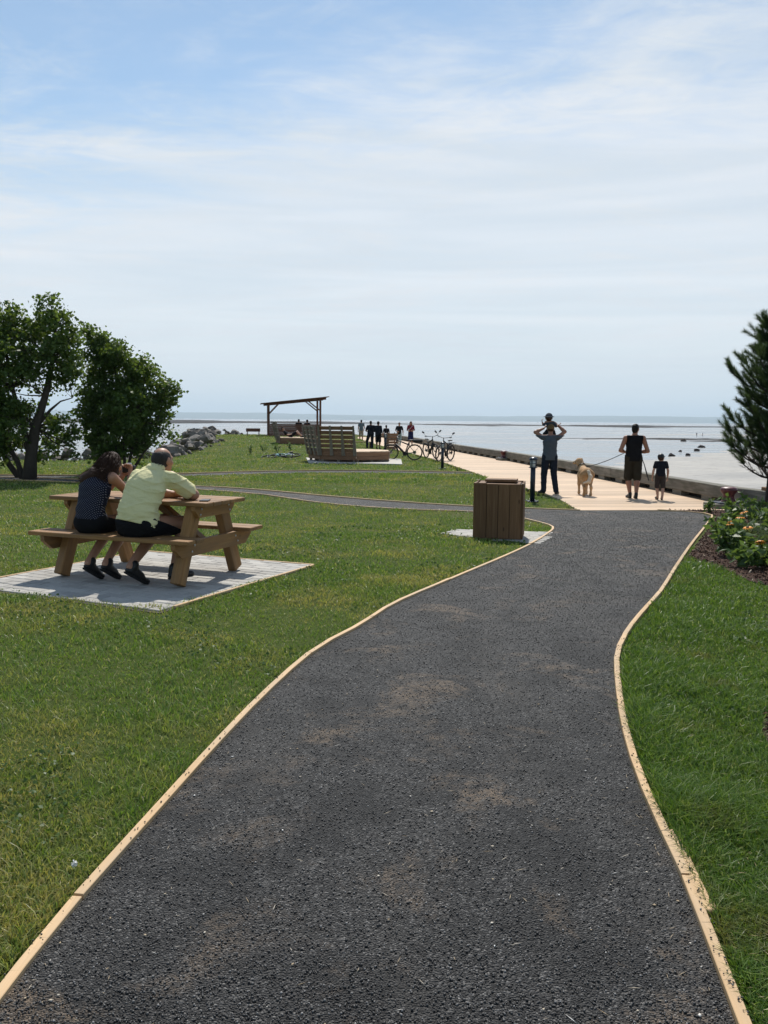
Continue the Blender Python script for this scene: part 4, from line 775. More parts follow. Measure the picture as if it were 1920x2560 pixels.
# pine at the right edge
M['needle'] = leafmat('pine_needle', (0.018, 0.040, 0.018), (0.034, 0.066, 0.026), (0.07, 0.11, 0.045)); M['deadneedle'] = simple('brown_needles', (0.10, 0.05, 0.03), 0.9, 0.4)
def pine(base):
    rng = np.random.default_rng(5); rd = random.Random(5); r = empty('pine_tree', base, 0, 'dark green needled pine tree at the right edge of the picture', 'pine tree'); tr = MB()
    tr.tube([(0, 0, 0), (0.02, 0, 1.2), (-.02, 0.02, 2.4), (0, 0, 3.45)], [0.085, 0.065, 0.04, 0.012], 9); br = MB(); sh = []; dead = []
    def add(p, d, L, lst): lst.append((np.array(p), np.array(d), L))
    for z, n_, ln in ((0.85, 5, .50), (1.02, 6, .80), (1.26, 6, .92), (1.5, 6, .90), (1.75, 6, .72), (2.0, 6, .66), (2.25, 6, .68), (2.5, 5, .62), (2.75, 5, .46), (3.0, 5, .34), (3.22, 4, .22)):
        off = rd.uniform(0, 6.28)
        for k in range(n_):
            a = off + 6.283 * k / n_ + rd.uniform(-.25, .25); l = ln * rd.uniform(.50, 1.02); d = Vector((math.cos(a), math.sin(a), 0)); P = [Vector((0, 0, z)) + d * l * f + Vector((0, 0, l * (0.02 * f + 0.48 * f * f))) for f in (0, .33, .66, 1)]; br.tube(P, [0.022, 0.017, 0.013, 0.009], 5, False)
            for f in np.linspace(0.25, 1.0, max(3, int(l / .15))):
                i = min(2, int(f * 3)); p = P[i].lerp(P[i + 1], f * 3 - i); lst = dead if (z < 1.1 and f < .7) else sh
                for s_ in (-1, 1, 0):
                    sd = Vector((-d.y, d.x, 0)) * s_ * rd.uniform(.5, 1.0) + d * rd.uniform(.4, 1.0) + Vector((0, 0, rd.uniform(.5, 1.5))); sd.normalize(); q = p + sd * rd.uniform(.03, .09); br.tube([p, q], [0.008, 0.006], 4, False); add(q, sd, rd.uniform(.17, .30), lst)
    add((0, 0, 3.4), (0, 0, 1), .25, sh)
    tr.build('trunk', M['bark'], r, True); br.build('branches', M['bark'], r)
    def need(lst, name, mat, per, nl):
        Vs = []
        for p, d, L in lst:
            t_ = rng.uniform(-.25, 1, per)[:, None]; b = p + d * t_ * L; rdv = rng.normal(size=(per, 3)); rdv -= (rdv @ d)[:, None] * d; rdv /= np.linalg.norm(rdv, axis=1)[:, None]; dirn = rdv * .62 + d * rng.uniform(.55, 1.2, per)[:, None]; dirn /= np.linalg.norm(dirn, axis=1)[:, None]; l = nl * rng.uniform(.7, 1.15, per)[:, None]; s = np.cross(dirn, rng.normal(size=(per, 3))); s /= np.linalg.norm(s, axis=1)[:, None]; Vs.append(np.stack([b - s * .0024, b + s * .0024, b + dirn * l], 1))
        V = np.concatenate(Vs).reshape(-1, 3); return obj(name, tri_mesh(name, V, np.arange(len(V)).reshape(-1, 3)), mat, r)
    need(sh, 'needles', M['needle'], 300, 0.10); need(dead, 'brown_needles', M['deadneedle'], 60, 0.06); return r
pine((6.50, 14.3, g1(6.5, 14.3)))
# ------------------------------------------------------------------ flower bed
M['fleaf'] = leafmat('perennial_leaf', (0.040, 0.080, 0.024), (0.075, 0.135, 0.036), (0.135, 0.205, 0.060)); M['gleaf'] = leafmat('arching_blade', (0.035, 0.060, 0.018), (0.065, 0.100, 0.030), (0.12, 0.15, 0.055))
M['petal'] = simple('orange_yellow_petal', (0.75, 0.27, 0.010), 0.6, 0.25, 60); M['cone_'] = simple('dark_flower_centre', (0.06, 0.02, 0.010), 0.8)
def plant(x, y, h, rad, nl, label, flowers=(), seed=1, L=0.11, name='flower_plant'):
    rng = np.random.default_rng(seed); r = empty(name, (x, y, g1(x, y) + .012), 0, label, 'plant', 'plants in the mulch bed'); st = MB(); C = []
    for k in range(max(5, int(nl / 22))):
        a = rng.uniform(0, 6.28); rr = rad * math.sqrt(rng.uniform(0, 1)); hh = h * rng.uniform(.55, 1.0); tip = Vector((math.cos(a) * rr, math.sin(a) * rr, hh)); st.tube([(tip.x * .2, tip.y * .2, 0), (tip.x * .6, tip.y * .6, hh * .5), tip], [.006, .005, .003], 4, False)
        for j in range(22): f = rng.uniform(.25, 1); C.append((tip.x * (.2 + .8 * f) + rng.normal() * .03, tip.y * (.2 + .8 * f) + rng.normal() * .03, hh * f))
    V, T = leaves(np.array(C), None, L, 0.30, rng, -0.1); obj('foliage', tri_mesh('foliage', V, T), M['fleaf'], r)
    for (fx, fy, fz, fr) in flowers:
        fz += .05; fr *= 1.25
        st.tube([(fx * .3, fy * .3, 0.05), (fx, fy, fz)], [.005, .004], 4, False); pm = MB(); n_ = 13
        for k in range(n_):
            a = 6.283 * k / n_; d = Vector((math.cos(a), math.sin(a), 0)); s = Vector((-d.y, d.x, 0)); w_ = fr * .24; pm.add([d * fr * .2 - s * w_ * .5, d * fr * .65 - s * w_ + Vector((0, 0, .006)), d * fr + Vector((0, 0, -.012)), d * fr * .65 + s * w_ + Vector((0, 0, .006)), d * fr * .2 + s * w_ * .5], [(0, 1, 2, 3, 4)])
        o = pm.build('flower', M['petal'], r, False, (fx, fy, fz)); o.rotation_euler = (rng.uniform(-.5, .3), rng.uniform(-.3, .3), rng.uniform(0, 1)); MB().lathe([(0.0, -.006), (fr * .3, 0), (fr * .26, fr * .2), (0, fr * .3)], 10).build('flower_centre', M['cone_'], o)
    st.build('stems', M['fleaf'], r); return r
def tuft(x, y, h, n_, label, seed):
    rng = np.random.default_rng(seed); r = empty('ornamental_grass', (x, y, g1(x, y) + .012), 0, label, 'plant', 'plants in the mulch bed'); Vs = []; F = []
    for k in range(n_):
        a = rng.uniform(0, 6.28); d = np.array([math.cos(a), math.sin(a), 0]); s = np.array([-d[1], d[0], 0]) * .006; out_ = h * rng.uniform(.3, 1.0); hh = h * rng.uniform(.6, 1.05); b = d * rng.uniform(0, .05); base_ = len(Vs)
        for i, f in enumerate((0, .35, .7, 1)): p = b + d * out_ * f ** 1.8 + np.array([0, 0, hh * (1.55 * f - .75 * f ** 2.4)]); w_ = s * (1 - f * .85); Vs += [p - w_, p + w_]
        for i in range(3): F.append((base_ + 2 * i, base_ + 2 * i + 1, base_ + 2 * i + 3, base_ + 2 * i + 2))
    obj('blades', pmesh('blades', Vs, F), M['gleaf'], r); return r
plant(5.28, 13.0, .42, .28, 200, 'dense leafy clump at the back of the mulch bed', [], 1); plant(4.06, 9.95, .38, .16, 170, 'leafy plant nearest the path corner with one faded bloom', [(0.0, -.02, .36, .026)], 2)
plant(4.48, 10.8, .36, .19, 200, 'leafy plant carrying two orange flowers side by side', [(.02, -.12, .36, .052), (-.10, -.10, .27, .042)], 3); plant(4.46, 10.3, .24, .18, 140, 'leafy plant with one flat yellow orange flower in the middle of bed', [(-.06, -.08, .27, .052)], 4)
plant(5.0, 11.75, .36, .22, 170, 'leafy plant with an orange flower below the flat stone', [(-.05, -.1, .37, .05)], 5); plant(4.12, 9.2, .22, .20, 150, 'front right leafy plant with one wide yellow orange flower', [(-.06, -.10, .22, .05)], 6)
plant(4.62, 11.6, .28, .18, 130, 'low leafy clump by the path side of the bed', [], 7); plant(3.86, 9.0, .26, .17, 170, 'foremost low leafy plant nearest the right lawn', [], 8, 0.10); plant(4.12, 8.72, .22, .20, 90, 'broad leaved low plant at the front right of bed', [], 9, 0.15)
plant(6.05, 13.5, .70, .36, 330, 'tall bushy plant under the pine tree', [], 10); plant(5.05, 10.75, .52, .30, 300, 'bushy dark plant at the right picture edge', [], 11); plant(6.3, 15.2, .48, .32, 240, 'leafy bush beside the mooring bollard base', [], 12); plant(5.6, 12.2, .55, .30, 260, 'bushy plant between the pine and the flowers', [], 17)
tuft(4.62, 9.95, .42, 170, 'arching ornamental grass tuft among the orange flowers', 13); tuft(4.78, 11.1, .42, 150, 'smaller ornamental grass tuft in the bed centre', 14); tuft(4.5, 9.25, .36, 120, 'ornamental grass tuft at the right front corner', 15)
plant(6.5, 16.95, .30, .05, 30, 'lone spindly seedling at the deck corner', [], 16, 0.08)
st_ = bpy.data.objects.new('flat_stone', None); bm = MB(); bm.cbox((0, 0, 0.07), (0.62, 0.26, 0.13), 0.03); sto = bm.build('flat_stone', simple('beige_stone', (0.36, 0.32, 0.25), 0.9, 0.2, 14, 0.4, 40)); sto.location = (6.62, 15.9, g1(6.6, 15.9) + .03); sto.rotation_euler = (R(12), R(-9), R(52)); tag(sto, 'flat beige stone slab leaning among the plants', 'stone'); bpy.data.objects.remove(st_)
# wild weeds beside the lying bicycle
for k, (x, y) in enumerate(((-6.6, 41.8), (-6.1, 43.2), (-5.6, 44.4), (-5.0, 45.6))):
    plant(x, y, .5, .22, 60, ('thin weed clump left of the lying bicycle', 'thin weed clump behind the lying bicycle wheel', 'sparse weeds between bicycle and far lounge', 'farthest sparse weed clump before the far lounge')[k], [], 40 + k, 0.09, 'weed')
# ------------------------------------------------------------------ loose stuff: chips, grit, litter, grass
def octa(P, S, rng):
    n = len(P); q = rng.normal(size=(n, 3, 3)); u, _, vt = np.linalg.svd(q); Rm = u @ vt; B = np.array([[1, 0, 0], [-1, 0, 0], [0, 1, 0], [0, -1, 0], [0, 0, 1], [0, 0, -1]], float)
    V = P[:, None, :] + np.einsum('nij,nkj->nki', Rm, B[None] * S[:, None, :]); T = np.array([[0, 2, 4], [2, 1, 4], [1, 3, 4], [3, 0, 4], [2, 0, 5], [1, 2, 5], [3, 1, 5], [0, 3, 5]]); return V.reshape(-1, 3), (np.arange(n)[:, None, None] * 6 + T[None]).reshape(-1, 3)
t = NT('mulch_chip'); c = t.ramp(t.island(), [(0, (0.03, 0.014, 0.010)), (0.6, (0.085, 0.045, 0.030)), (0.9, (0.19, 0.125, 0.09)), (1, (0.38, 0.32, 0.25))]); M['chip'] = t.fin(c, 0.85, None, 0.2)
rng = np.random.default_rng(9); x = rng.uniform(1.8, 11, 44000); y = rng.uniform(3.2, 17.5, 44000); k = (inpoly(MULCH, x, y) | inpoly(MULCH2, x, y)) & (x < 0.5 * y + 3.0); x, y = x[k][:14000], y[k][:14000]
S = np.stack([rng.uniform(.012, .040, len(x)), rng.uniform(.006, .014, len(x)), rng.uniform(.003, .006, len(x))], 1); P = np.stack([x, y, gz(x, y) + .02 + rng.uniform(0, .012, len(x))], 1)
V, T = octa(P, S, rng); tag(obj('mulch_chips', tri_mesh('mulch_chips', V, T), M['chip']), 'loose brown bark chips on the flower bed', 'bark mulch', kind='stuff')
t = NT('millings_grit'); c = t.ramp(t.island(), [(0, (0.014, 0.014, 0.015)), (0.5, (0.035, 0.034, 0.0333)), (0.88, (0.088, 0.086, 0.083)), (1, (0.26, 0.25, 0.24))]); M['grit'] = t.fin(c, 0.5, None, 0.5)
n_ = 56000; y = 1.9 + (rng.uniform(0, 1, n_) ** 2.0) * 15.2; lx = np.interp(y, LE[:it, 1], LE[:it, 0]); rx = np.interp(y, RE[:, 1], RE[:, 0]); x = lx + (rx - lx) * rng.uniform(.003, .997, n_)
s = (rng.uniform(.0016, .0050, n_) * np.maximum(1, y / 5) ** .3)[:, None] * rng.uniform(.6, 1.3, (n_, 3)); s[:, 2] *= .8; V, T = octa(np.stack([x, y, gz(x, y) + .010 + s[:, 2] * .6], 1), s, rng); tag(obj('path_grit', tri_mesh('path_grit', V, T), M['grit']), 'loose black grit on the main path', 'gravel', kind='stuff')
t = NT('pale_litter'); c = t.ramp(t.island(), [(0, (0.30, 0.22, 0.13)), (0.5, (0.42, 0.34, 0.23)), (0.85, (0.55, 0.50, 0.42)), (1, (0.7, 0.7, 0.68))]); M['litter'] = t.fin(c, 0.8)
n_ = 560; y = 2.0 + rng.uniform(0, 1, n_) ** 1.4 * 10; lx = np.interp(y, LE[:it, 1], LE[:it, 0]); rx = np.interp(y, RE[:, 1], RE[:, 0]); u = rng.uniform(0, 1, n_); u = np.where(rng.random(n_) < .55, np.where(rng.random(n_) < .5, u ** 3, 1 - u ** 3), u); x = lx + (rx - lx) * (u * .96 + .02)
ty = rng.random(n_); S = np.where((ty < .55)[:, None], np.stack([rng.uniform(.012, .03, n_), np.full(n_, .0014), np.full(n_, .0012)], 1), np.stack([rng.uniform(.004, .009, n_)] * 3, 1) * np.array([1, .8, .5])); V, T = octa(np.stack([x, y, gz(x, y) + .015], 1), S, rng)
V = V.reshape(-1, 6, 3); zc_ = V[:, :, 2].mean(1, keepdims=True); V[:, :, 2] = zc_ + (V[:, :, 2] - zc_) * .25; tag(obj('path_litter', tri_mesh('path_litter', V.reshape(-1, 3), T), M['litter']), 'straw and pale wood bits scattered on the path', 'litter', kind='stuff')
def clump(p, s, label):
    rg = np.random.default_rng(int(abs(p[0]) * 100)); P = np.array(p) + rg.normal(size=(60, 3)) * s * .45; P[:, 2] = np.maximum(P[:, 2], .03); V, T = octa(P, np.full((60, 3), s * .35), rg); tag(obj('white_fluff', tri_mesh('white_fluff', V, T), simple('white_fluff', (0.75, 0.75, 0.72), 0.9)), label, 'fluff')
n_ = 260; y = 1.9 + rng.uniform(0, 1, n_) ** 1.5 * 4; sd_ = rng.random(n_) < .68; ex = np.where(sd_, np.interp(y, RE[:, 1], RE[:, 0]) + rng.uniform(0, 1, n_) ** .6 * .042, np.interp(y, LE[:it, 1], LE[:it, 0]) - rng.uniform(.003, .035, n_)); s = rng.uniform(.0018, .0045, n_)[:, None] * rng.uniform(.6, 1.3, (n_, 3))
V, T = octa(np.stack([ex, y, gz(ex, y) + .030 + s[:, 2] * .5], 1), s, rng); tag(obj('edging_grit', tri_mesh('edging_grit', V, T), M['grit']), 'black grit kicked onto the timber edging', 'gravel', kind='stuff')
clump((-1.04, 2.74, .045), .009, 'white fluff tuft in the left grass near the edging')
# grass blades
def grassmat(name, stops, dry, dscale, dlo, dhi):
    t = NT(name); r = t.island(); c = t.ramp(r, stops); v = t.vec('Object'); n_ = t.noise(v, dscale, 5, 0.6); c = t.mix(t.math('MULTIPLY', t.rng(n_, dlo, dhi), t.rng(t.noise(v, 40, 2), 0.3, 0.6)), c, dry)
    tr = t.n.new('ShaderNodeBsdfTranslucent'); t.l.new(t.mix(1.0, c, (1.3, 1.3, 0.75), 'MULTIPLY'), tr.inputs[0]); ms = t.n.new('ShaderNodeMixShader'); ms.inputs[0].default_value = 0.36; t.fin(c, 0.42, None, 0.4)
    t.l.new(t.b.outputs[0], ms.inputs[1]); t.l.new(tr.outputs[0], ms.inputs[2]); t.l.new(ms.outputs[0], t.n['Material Output'].inputs[0]); return t.m
M['grassL'] = grassmat('mown_grass', [(0.0, (0.072, 0.140, 0.022)), (0.5, (0.130, 0.218, 0.038)), (0.84, (0.190, 0.270, 0.060)), (0.96, (0.31, 0.31, 0.13)), (1.0, (0.46, 0.42, 0.25))], (0.36, 0.32, 0.12), 0.95, 0.46, 0.62)
M['grassR'] = grassmat('lush_grass', [(0.0, (0.058, 0.122, 0.017)), (0.6, (0.108, 0.190, 0.031)), (0.92, (0.175, 0.250, 0.052)), (1.0, (0.32, 0.34, 0.17))], (0.20, 0.18, 0.065), 1.3, 0.55, 0.72)
PADG = [padpt(-1.10, -1.16), padpt(0.2, -1.24), padpt(0.85, -1.20), padpt(1.10, -1.02), padpt(1.13, 0.0), padpt(1.19, 1.22), padpt(-1.14, 1.22)]
BLOCK = [MAIN, BRANCH, FARP, PADG, BPAD, MULCH, MULCH2, DECK, LPAD]
EDG = [(LE, 0.05, 1), (RE, 0.05, 1)]
def scatter(name, label, n0, ya, yb, xa, xb, dens_p, mat, h0, w0, seed, keep=None, flat=0.5, marg=.5):
    rng = np.random.default_rng(seed); u = rng.uniform(0, 1, n0); e = 1 - dens_p
    y = (ya ** e + u * (yb ** e - ya ** e)) ** (1 / e); lo = np.maximum(xa, -0.47 * y - marg); hi = np.minimum(xb, 0.47 * y + marg); x = lo + (hi - lo) * rng.uniform(0, 1, n0)
    k = hi > lo
    for P in BLOCK: k &= ~inpoly(P, x, y)
    k &= inpoly(SHORE, x, y)
    if keep is not None: k &= keep(x, y)
    near = (y < 20); d = np.full(len(x), 9.0); d[near] = np.minimum(pdist(LE, x[near], y[near], False), pdist(RE, x[near], y[near], False)); k &= d > 0.050
    x, y = x[k], y[k]; n = len(x); z = gz(x, y); sc_ = np.maximum(1, y / 4.0) ** 0.75; pn = np.clip((vnoise(x * 3.1, y * 3.1, 31, 3) - .44) * 2.2 + .5, 0, 1.1); h = h0 * rng.uniform(.45, 1.2, n) * (0.40 + 0.75 * pn + 0.85 * np.clip((vnoise(x * .9, y * .9, 77, 3) - .42) * 2.5, 0, 1)) * np.maximum(1, y / 9.) ** .25; w_ = w0 * sc_ * rng.uniform(.7, 1.3, n)
    a = rng.uniform(0, 6.283, n); tx, ty = np.cos(a), np.sin(a); b = rng.uniform(0, 6.283, n); ln = h * rng.uniform(.1, 1.5, n) * flat * 2; lx, ly = np.cos(b) * ln, np.sin(b) * ln
    B = np.stack([x, y, z], 1); S_ = np.stack([tx * w_ / 2, ty * w_ / 2, 0 * x], 1); m1 = B + np.stack([lx * .35, ly * .35, h * .62], 1); tp = B + np.stack([lx, ly, h * rng.uniform(.75, 1.05, n)], 1)
    V = np.stack([B - S_, B + S_, m1 + S_ * .8, m1 - S_ * .8, tp], 1).reshape(-1, 3); T = (np.arange(n)[:, None, None] * 5 + np.array([[0, 1, 2], [0, 2, 3], [3, 2, 4]])[None]).reshape(-1, 3); o = obj(name, tri_mesh(name, V, T), mat); tag(o, label, 'grass', kind='stuff'); print(name, n); return o
def clover(n0, label, xa, xb, ya, yb, keep, seed, mat, L, zz0, zz1, straw=False):
    rng = np.random.default_rng(seed); y = ya * (yb / ya) ** rng.uniform(0, 1, n0); lo = np.maximum(xa, -.47 * y - .3); hi = np.minimum(xb, .47 * y + .3); x = lo + (hi - lo) * rng.uniform(0, 1, n0); k = (hi > lo) & keep(x, y)
    for P in BLOCK: k &= ~inpoly(P, x, y)
    if not straw: k &= vnoise(x * 1.3, y * 1.3, 55, 3) > .47
    k &= np.minimum(pdist(LE, x, y, False), pdist(RE, x, y, False)) > .06; x, y = x[k], y[k]; C = np.stack([x, y, gz(x, y) + rng.uniform(zz0, zz1, len(x))], 1); sc_ = np.maximum(1, y / 4) ** .5
    V, T = leaves(C, None, L * sc_, 0.03 if straw else 0.48, rng, 0.1 if straw else -.1)
    if straw: V = V.reshape(-1, 4, 3); m_ = V[:, :, 2].mean(1, keepdims=True); V[:, :, 2] = m_ + (V[:, :, 2] - m_) * .35; V = V.reshape(-1, 3)
    tag(obj('lawn_clippings' if straw else 'lawn_weeds', tri_mesh('lawn_bits', V, T), mat), label, 'clippings' if straw else 'weeds', kind='stuff')
isR = lambda x, y: (x > np.interp(y, RE[:, 1], RE[:, 0])) & (y < 17)
scatter('lawn_grass', 'mown grass with dry yellow patches left of the path', 150000, 1.9, 9, -6, 2.6, 1.1, M['grassL'], .042, .0042, 1, lambda x, y: ~isR(x, y))
scatter('lawn_grass', 'mown grass around picnic table and side paths', 130000, 7, 30, -16, 5, 1.3, M['grassL'], .040, .0045, 2, lambda x, y: ~isR(x, y))
scatter('lawn_grass', 'far mown lawn towards the shelter', 70000, 24, 72, -34, 4, 1.2, M['grassL'], .05, .005, 3, lambda x, y: ~isR(x, y))
scatter('lush_lawn_grass', 'lush dark green grass right of the path', 170000, 1.9, 11, 0.8, 6, 1.1, M['grassR'], .058, .0042, 4, isR)
scatter('lawn_grass', 'mown grass stretching away left of the picture', 95000, 1.4, 15, -11, 0, 0.7, M['grassL'], .042, .0068, 5, lambda x, y: x < -0.47 * y - .45, marg=4.0)
scatter('lush_lawn_grass', 'lush grass stretching away right of the picture', 75000, 1.4, 9, 0, 9, 0.7, M['grassR'], .058, .0068, 6, lambda x, y: isR(x, y) & (x > 0.47 * y + .45), marg=4.0)
M['cloverleaf'] = leafmat('clover_leaf', (0.040, 0.085, 0.018), (0.065, 0.125, 0.026), (0.11, 0.17, 0.045))
t = NT('dry_straw'); M['straw_bit'] = t.fin(t.ramp(t.island(), [(0, (0.20, 0.16, 0.075)), (0.7, (0.34, 0.28, 0.15)), (1, (0.46, 0.41, 0.26))]), 0.8, None, 0.15)
clover(26000, 'clover and small weeds growing through the left lawn', -6, 2.6, 1.9, 14, lambda x, y: ~isR(x, y), 61, M['cloverleaf'], .020, .012, .034)
clover(7000, 'small weeds in the lush right lawn', .8, 5, 1.9, 10, isR, 62, M['cloverleaf'], .020, .02, .045)
clover(9000, 'dry grass clippings lying on the left lawn', -6, 2.6, 1.9, 14, lambda x, y: ~isR(x, y), 63, M['straw_bit'], .034, .014, .034, True)
clover(2600, 'dry grass clippings lying on the right lawn', .8, 5, 1.9, 10, isR, 64, M['straw_bit'], .034, .022, .045, True)
# ------------------------------------------------------------------ bodies: one continuous surface grown from rounded limbs
def _prim(P, p):
    k = p[0]
    if k == 'c':
        _, a, b, ra, rb, fn, fs = p; a = np.array(a, float); b = np.array(b, float); ba = b - a; t_ = np.clip((P - a) @ ba / (ba @ ba + 1e-12), 0, 1); q = P - a - t_[..., None] * ba
        if fn is not None: fn = np.array(fn, float); fn = fn / np.linalg.norm(fn); q = q + fn * ((q @ fn) * (fs - 1))[..., None]
        return np.linalg.norm(q, axis=-1) - (ra + (rb - ra) * t_)
    _, c, r, Rm = p; q = (P - np.array(c, float)) @ (np.array(Rm) if Rm is not None else np.eye(3)); r = np.array(r, float); k0 = np.linalg.norm(q / r, axis=-1); k1 = np.linalg.norm(q / (r * r), axis=-1) + 1e-9; return k0 * (k0 - 1) / k1
def cone(a, b, ra, rb=None, fn=None, fs=1.0): return ('c', a, b, ra, ra if rb is None else rb, fn, fs)
def ell(c, r, Rm=None): return ('e', c, r, Rm)
def sdf_mesh(prims, vox, k=0.02, cuts=(), sub=(), wob=0.0, seed=0, fold=0.0):
    lo = np.full(3, 1e9); hi = -lo
    for p in prims:
        if p[0] == 'c':
            for q, r in ((p[1], p[3]), (p[2], p[4])): lo = np.minimum(lo, np.array(q) - r); hi = np.maximum(hi, np.array(q) + r)
        else: m = max(p[2]); lo = np.minimum(lo, np.array(p[1]) - m); hi = np.maximum(hi, np.array(p[1]) + m)
    lo -= vox * 2.5 + k * .3; hi += vox * 2.5 + k * .3; n = np.ceil((hi - lo) / vox).astype(int) + 1; ax = [lo[i] + vox * np.arange(n[i]) for i in range(3)]; G_ = np.stack(np.meshgrid(*ax, indexing='ij'), -1)
    f = None
    for p in prims:
        d = _prim(G_, p)
        if f is None: f = d
        else: h = np.clip(.5 + .5 * (f - d) / k, 0, 1); f = f * (1 - h) + d * h - k * h * (1 - h)
    if wob:
        f = f + wob * (np.sin(G_[..., 0] * 31 + seed) * np.sin(G_[..., 2] * 38 + G_[..., 0] * 17 + seed * 2) + .6 * np.sin(G_[..., 2] * 71 + G_[..., 1] * 23 + G_[..., 0] * 29))
    if fold:
        X_, Y_, Z_ = G_[..., 0], G_[..., 1], G_[..., 2]
        for (a, b, c_, d_, ph) in ((9, 4, 26, 2.2, 0.3), (-14, 6, 19, 1.6, 1.7), (5, -8, 41, 1.3, 2.9)):
            r_ = (1 - np.abs(np.sin(a * X_ + b * Y_ + c_ * Z_ + d_ * np.sin(9 * X_ + ph) + ph + seed))) ** 4; f = f - fold * r_ * np.clip(np.sin(7 * X_ - 11 * Z_ + ph * 3) + .4, 0, 1)
    for (c, nrm) in cuts: nrm = np.array(nrm, float); nrm /= np.linalg.norm(nrm); f = np.maximum(f, (G_ - np.array(c)) @ nrm)
    for p in sub: f = np.maximum(f, -_prim(G_, p))
    s = f < 0; nx, ny, nz = n - 1; cs = np.zeros((nx, ny, nz), int)
    for i in (0, 1):
        for j in (0, 1):
            for l in (0, 1): cs += s[i:nx + i, j:ny + j, l:nz + l]
    act = (cs > 0) & (cs < 8); idx = -np.ones((nx, ny, nz), int); ii = np.argwhere(act); idx[act] = np.arange(len(ii)); acc = np.zeros((len(ii), 3)); cnt = np.zeros(len(ii)); I, J, K_ = ii.T
    for axis in range(3):
        o1, o2 = [a for a in range(3) if a != axis]
        for u in (0, 1):
            for v_ in (0, 1):
                b0 = np.zeros(3, int); b0[o1] = u; b0[o2] = v_; b1 = b0.copy(); b1[axis] = 1; f0 = f[I + b0[0], J + b0[1], K_ + b0[2]]; f1 = f[I + b1[0], J + b1[1], K_ + b1[2]]; m = (f0 < 0) != (f1 < 0); t_ = np.where(m, f0 / (f0 - f1 + 1e-12), 0); pt = np.tile(b0.astype(float), (len(ii), 1)); pt[:, axis] = t_; acc[m] += pt[m]; cnt[m] += 1
    V = lo + (ii + acc / np.maximum(cnt, 1)[:, None]) * vox; F = []
    for axis in range(3):
        o1, o2 = (axis + 1) % 3, (axis + 2) % 3; sl = [slice(None)] * 3; sl2 = [slice(None)] * 3; sl[axis] = slice(0, -1); sl2[axis] = slice(1, None); ed = np.argwhere(s[tuple(sl)] != s[tuple(sl2)])
        e1 = np.zeros(3, int); e1[o1] = 1; e2 = np.zeros(3, int); e2[o2] = 1; ok = (ed[:, o1] > 0) & (ed[:, o2] > 0) & (ed[:, o1] < n[o1] - 1) & (ed[:, o2] < n[o2] - 1); ed = ed[ok]; q = [idx[tuple((ed - a).T)] for a in (e1 + e2, e2, 0 * e1, e1)]; Q = np.stack(q, 1); inside = s[tuple(ed.T)]; Q[~inside] = Q[~inside][:, ::-1]; F.append(Q)
    F = np.concatenate(F); F = F[(F >= 0).all(1)]; return V, F
def piece(name, prims, vox, mat, parent, k=0.02, cuts=(), sub=(), wob=0.0, extra=None, seed=0, fold=0.0):
    V, F = sdf_mesh(prims, vox, k, cuts, sub, wob, seed, fold)
    if extra:
        for (v2, f2) in extra: F = np.concatenate([F, f2 + len(V)]); V = np.concatenate([V, v2])
    return obj(name, tri_mesh(name, V, F), mat, parent, True)
def hand(w_, d, palm_n, s=1.0, curl=0.5, right=True, vox=0.0055):
    """palm, four unequal fingers with knuckle bends and a thumb leaving the side of the palm; w_ wrist, d direction of fingers, palm_n palm normal"""
    w_ = np.array(w_, float); d = np.array(d, float); d /= np.linalg.norm(d); nrm = np.array(palm_n, float); nrm -= d * (nrm @ d); nrm /= np.linalg.norm(nrm); sd = np.cross(d, nrm) * (1 if right else -1); P = [cone(w_ - d * .02 * s, w_ + d * .085 * s, .027 * s, .036 * s, nrm, 1.9)]
    for i, (o_, L) in enumerate(((-.030, .068), (-.010, .076), (.010, .071), (.029, .056))):
        b = w_ + d * .088 * s + sd * o_ * s; a1 = curl * .8; a2 = curl * 1.7; p1 = b + (d * math.cos(a1) + nrm * math.sin(a1)) * L * .5 * s; p2 = p1 + (d * math.cos(a2) + nrm * math.sin(a2)) * L * .32 * s; p3 = p2 + (d * math.cos(a2 + curl * .7) + nrm * math.sin(a2 + curl * .7)) * L * .24 * s; P += [cone(b, p1, .0098 * s, .0088 * s), cone(p1, p2, .0088 * s, .0078 * s), cone(p2, p3, .0078 * s, .0066 * s)]
    b = w_ + d * .030 * s - sd * .030 * s; p1 = b + (d * .70 - sd * .60 + nrm * .30) * .044 * s; p2 = p1 + (d * .90 - sd * .15 + nrm * (.25 + curl * .4)) * .034 * s; P += [cone(b, p1, .0135 * s, .0108 * s), cone(p1, p2, .0108 * s, .0082 * s)]
    return sdf_mesh(P, vox * s, .006 * s)
def frame_of(fwd, up):
    f = np.array(fwd, float); f /= np.linalg.norm(f); r = np.cross(f, np.array(up, float)); r /= np.linalg.norm(r); u = np.cross(r, f); return r, f, u
def head_prims(h, fwd, up=(0, 0, 1), s=1.0):
    r, f, u = frame_of(fwd, up); Rm = np.stack([r, f, u], 1); g = lambda x, y, z: np.array(h) + (r * x + f * y + u * z) * s
    P = [ell(g(0, -.012, .018), (.077 * s, .095 * s, .097 * s), Rm), ell(g(0, .028, -.052), (.056 * s, .064 * s, .062 * s), Rm), cone(g(0, .085, .012), g(0, .108, -.022), .010 * s, .014 * s), ell(g(0, .080, -.058), (.026 * s, .014 * s, .012 * s), Rm), ell(g(0, .075, .030), (.052 * s, .018 * s, .014 * s), Rm), ell(g(0, .070, -.092), (.024 * s, .022 * s, .018 * s), Rm)]
    for sx in (-1, 1): P += [ell(g(sx * .079, -.004, -.008), (.011 * s, .022 * s, .032 * s), Rm), ell(g(sx * .042, .060, -.018), (.026 * s, .024 * s, .022 * s), Rm)]
    return P, g, Rm
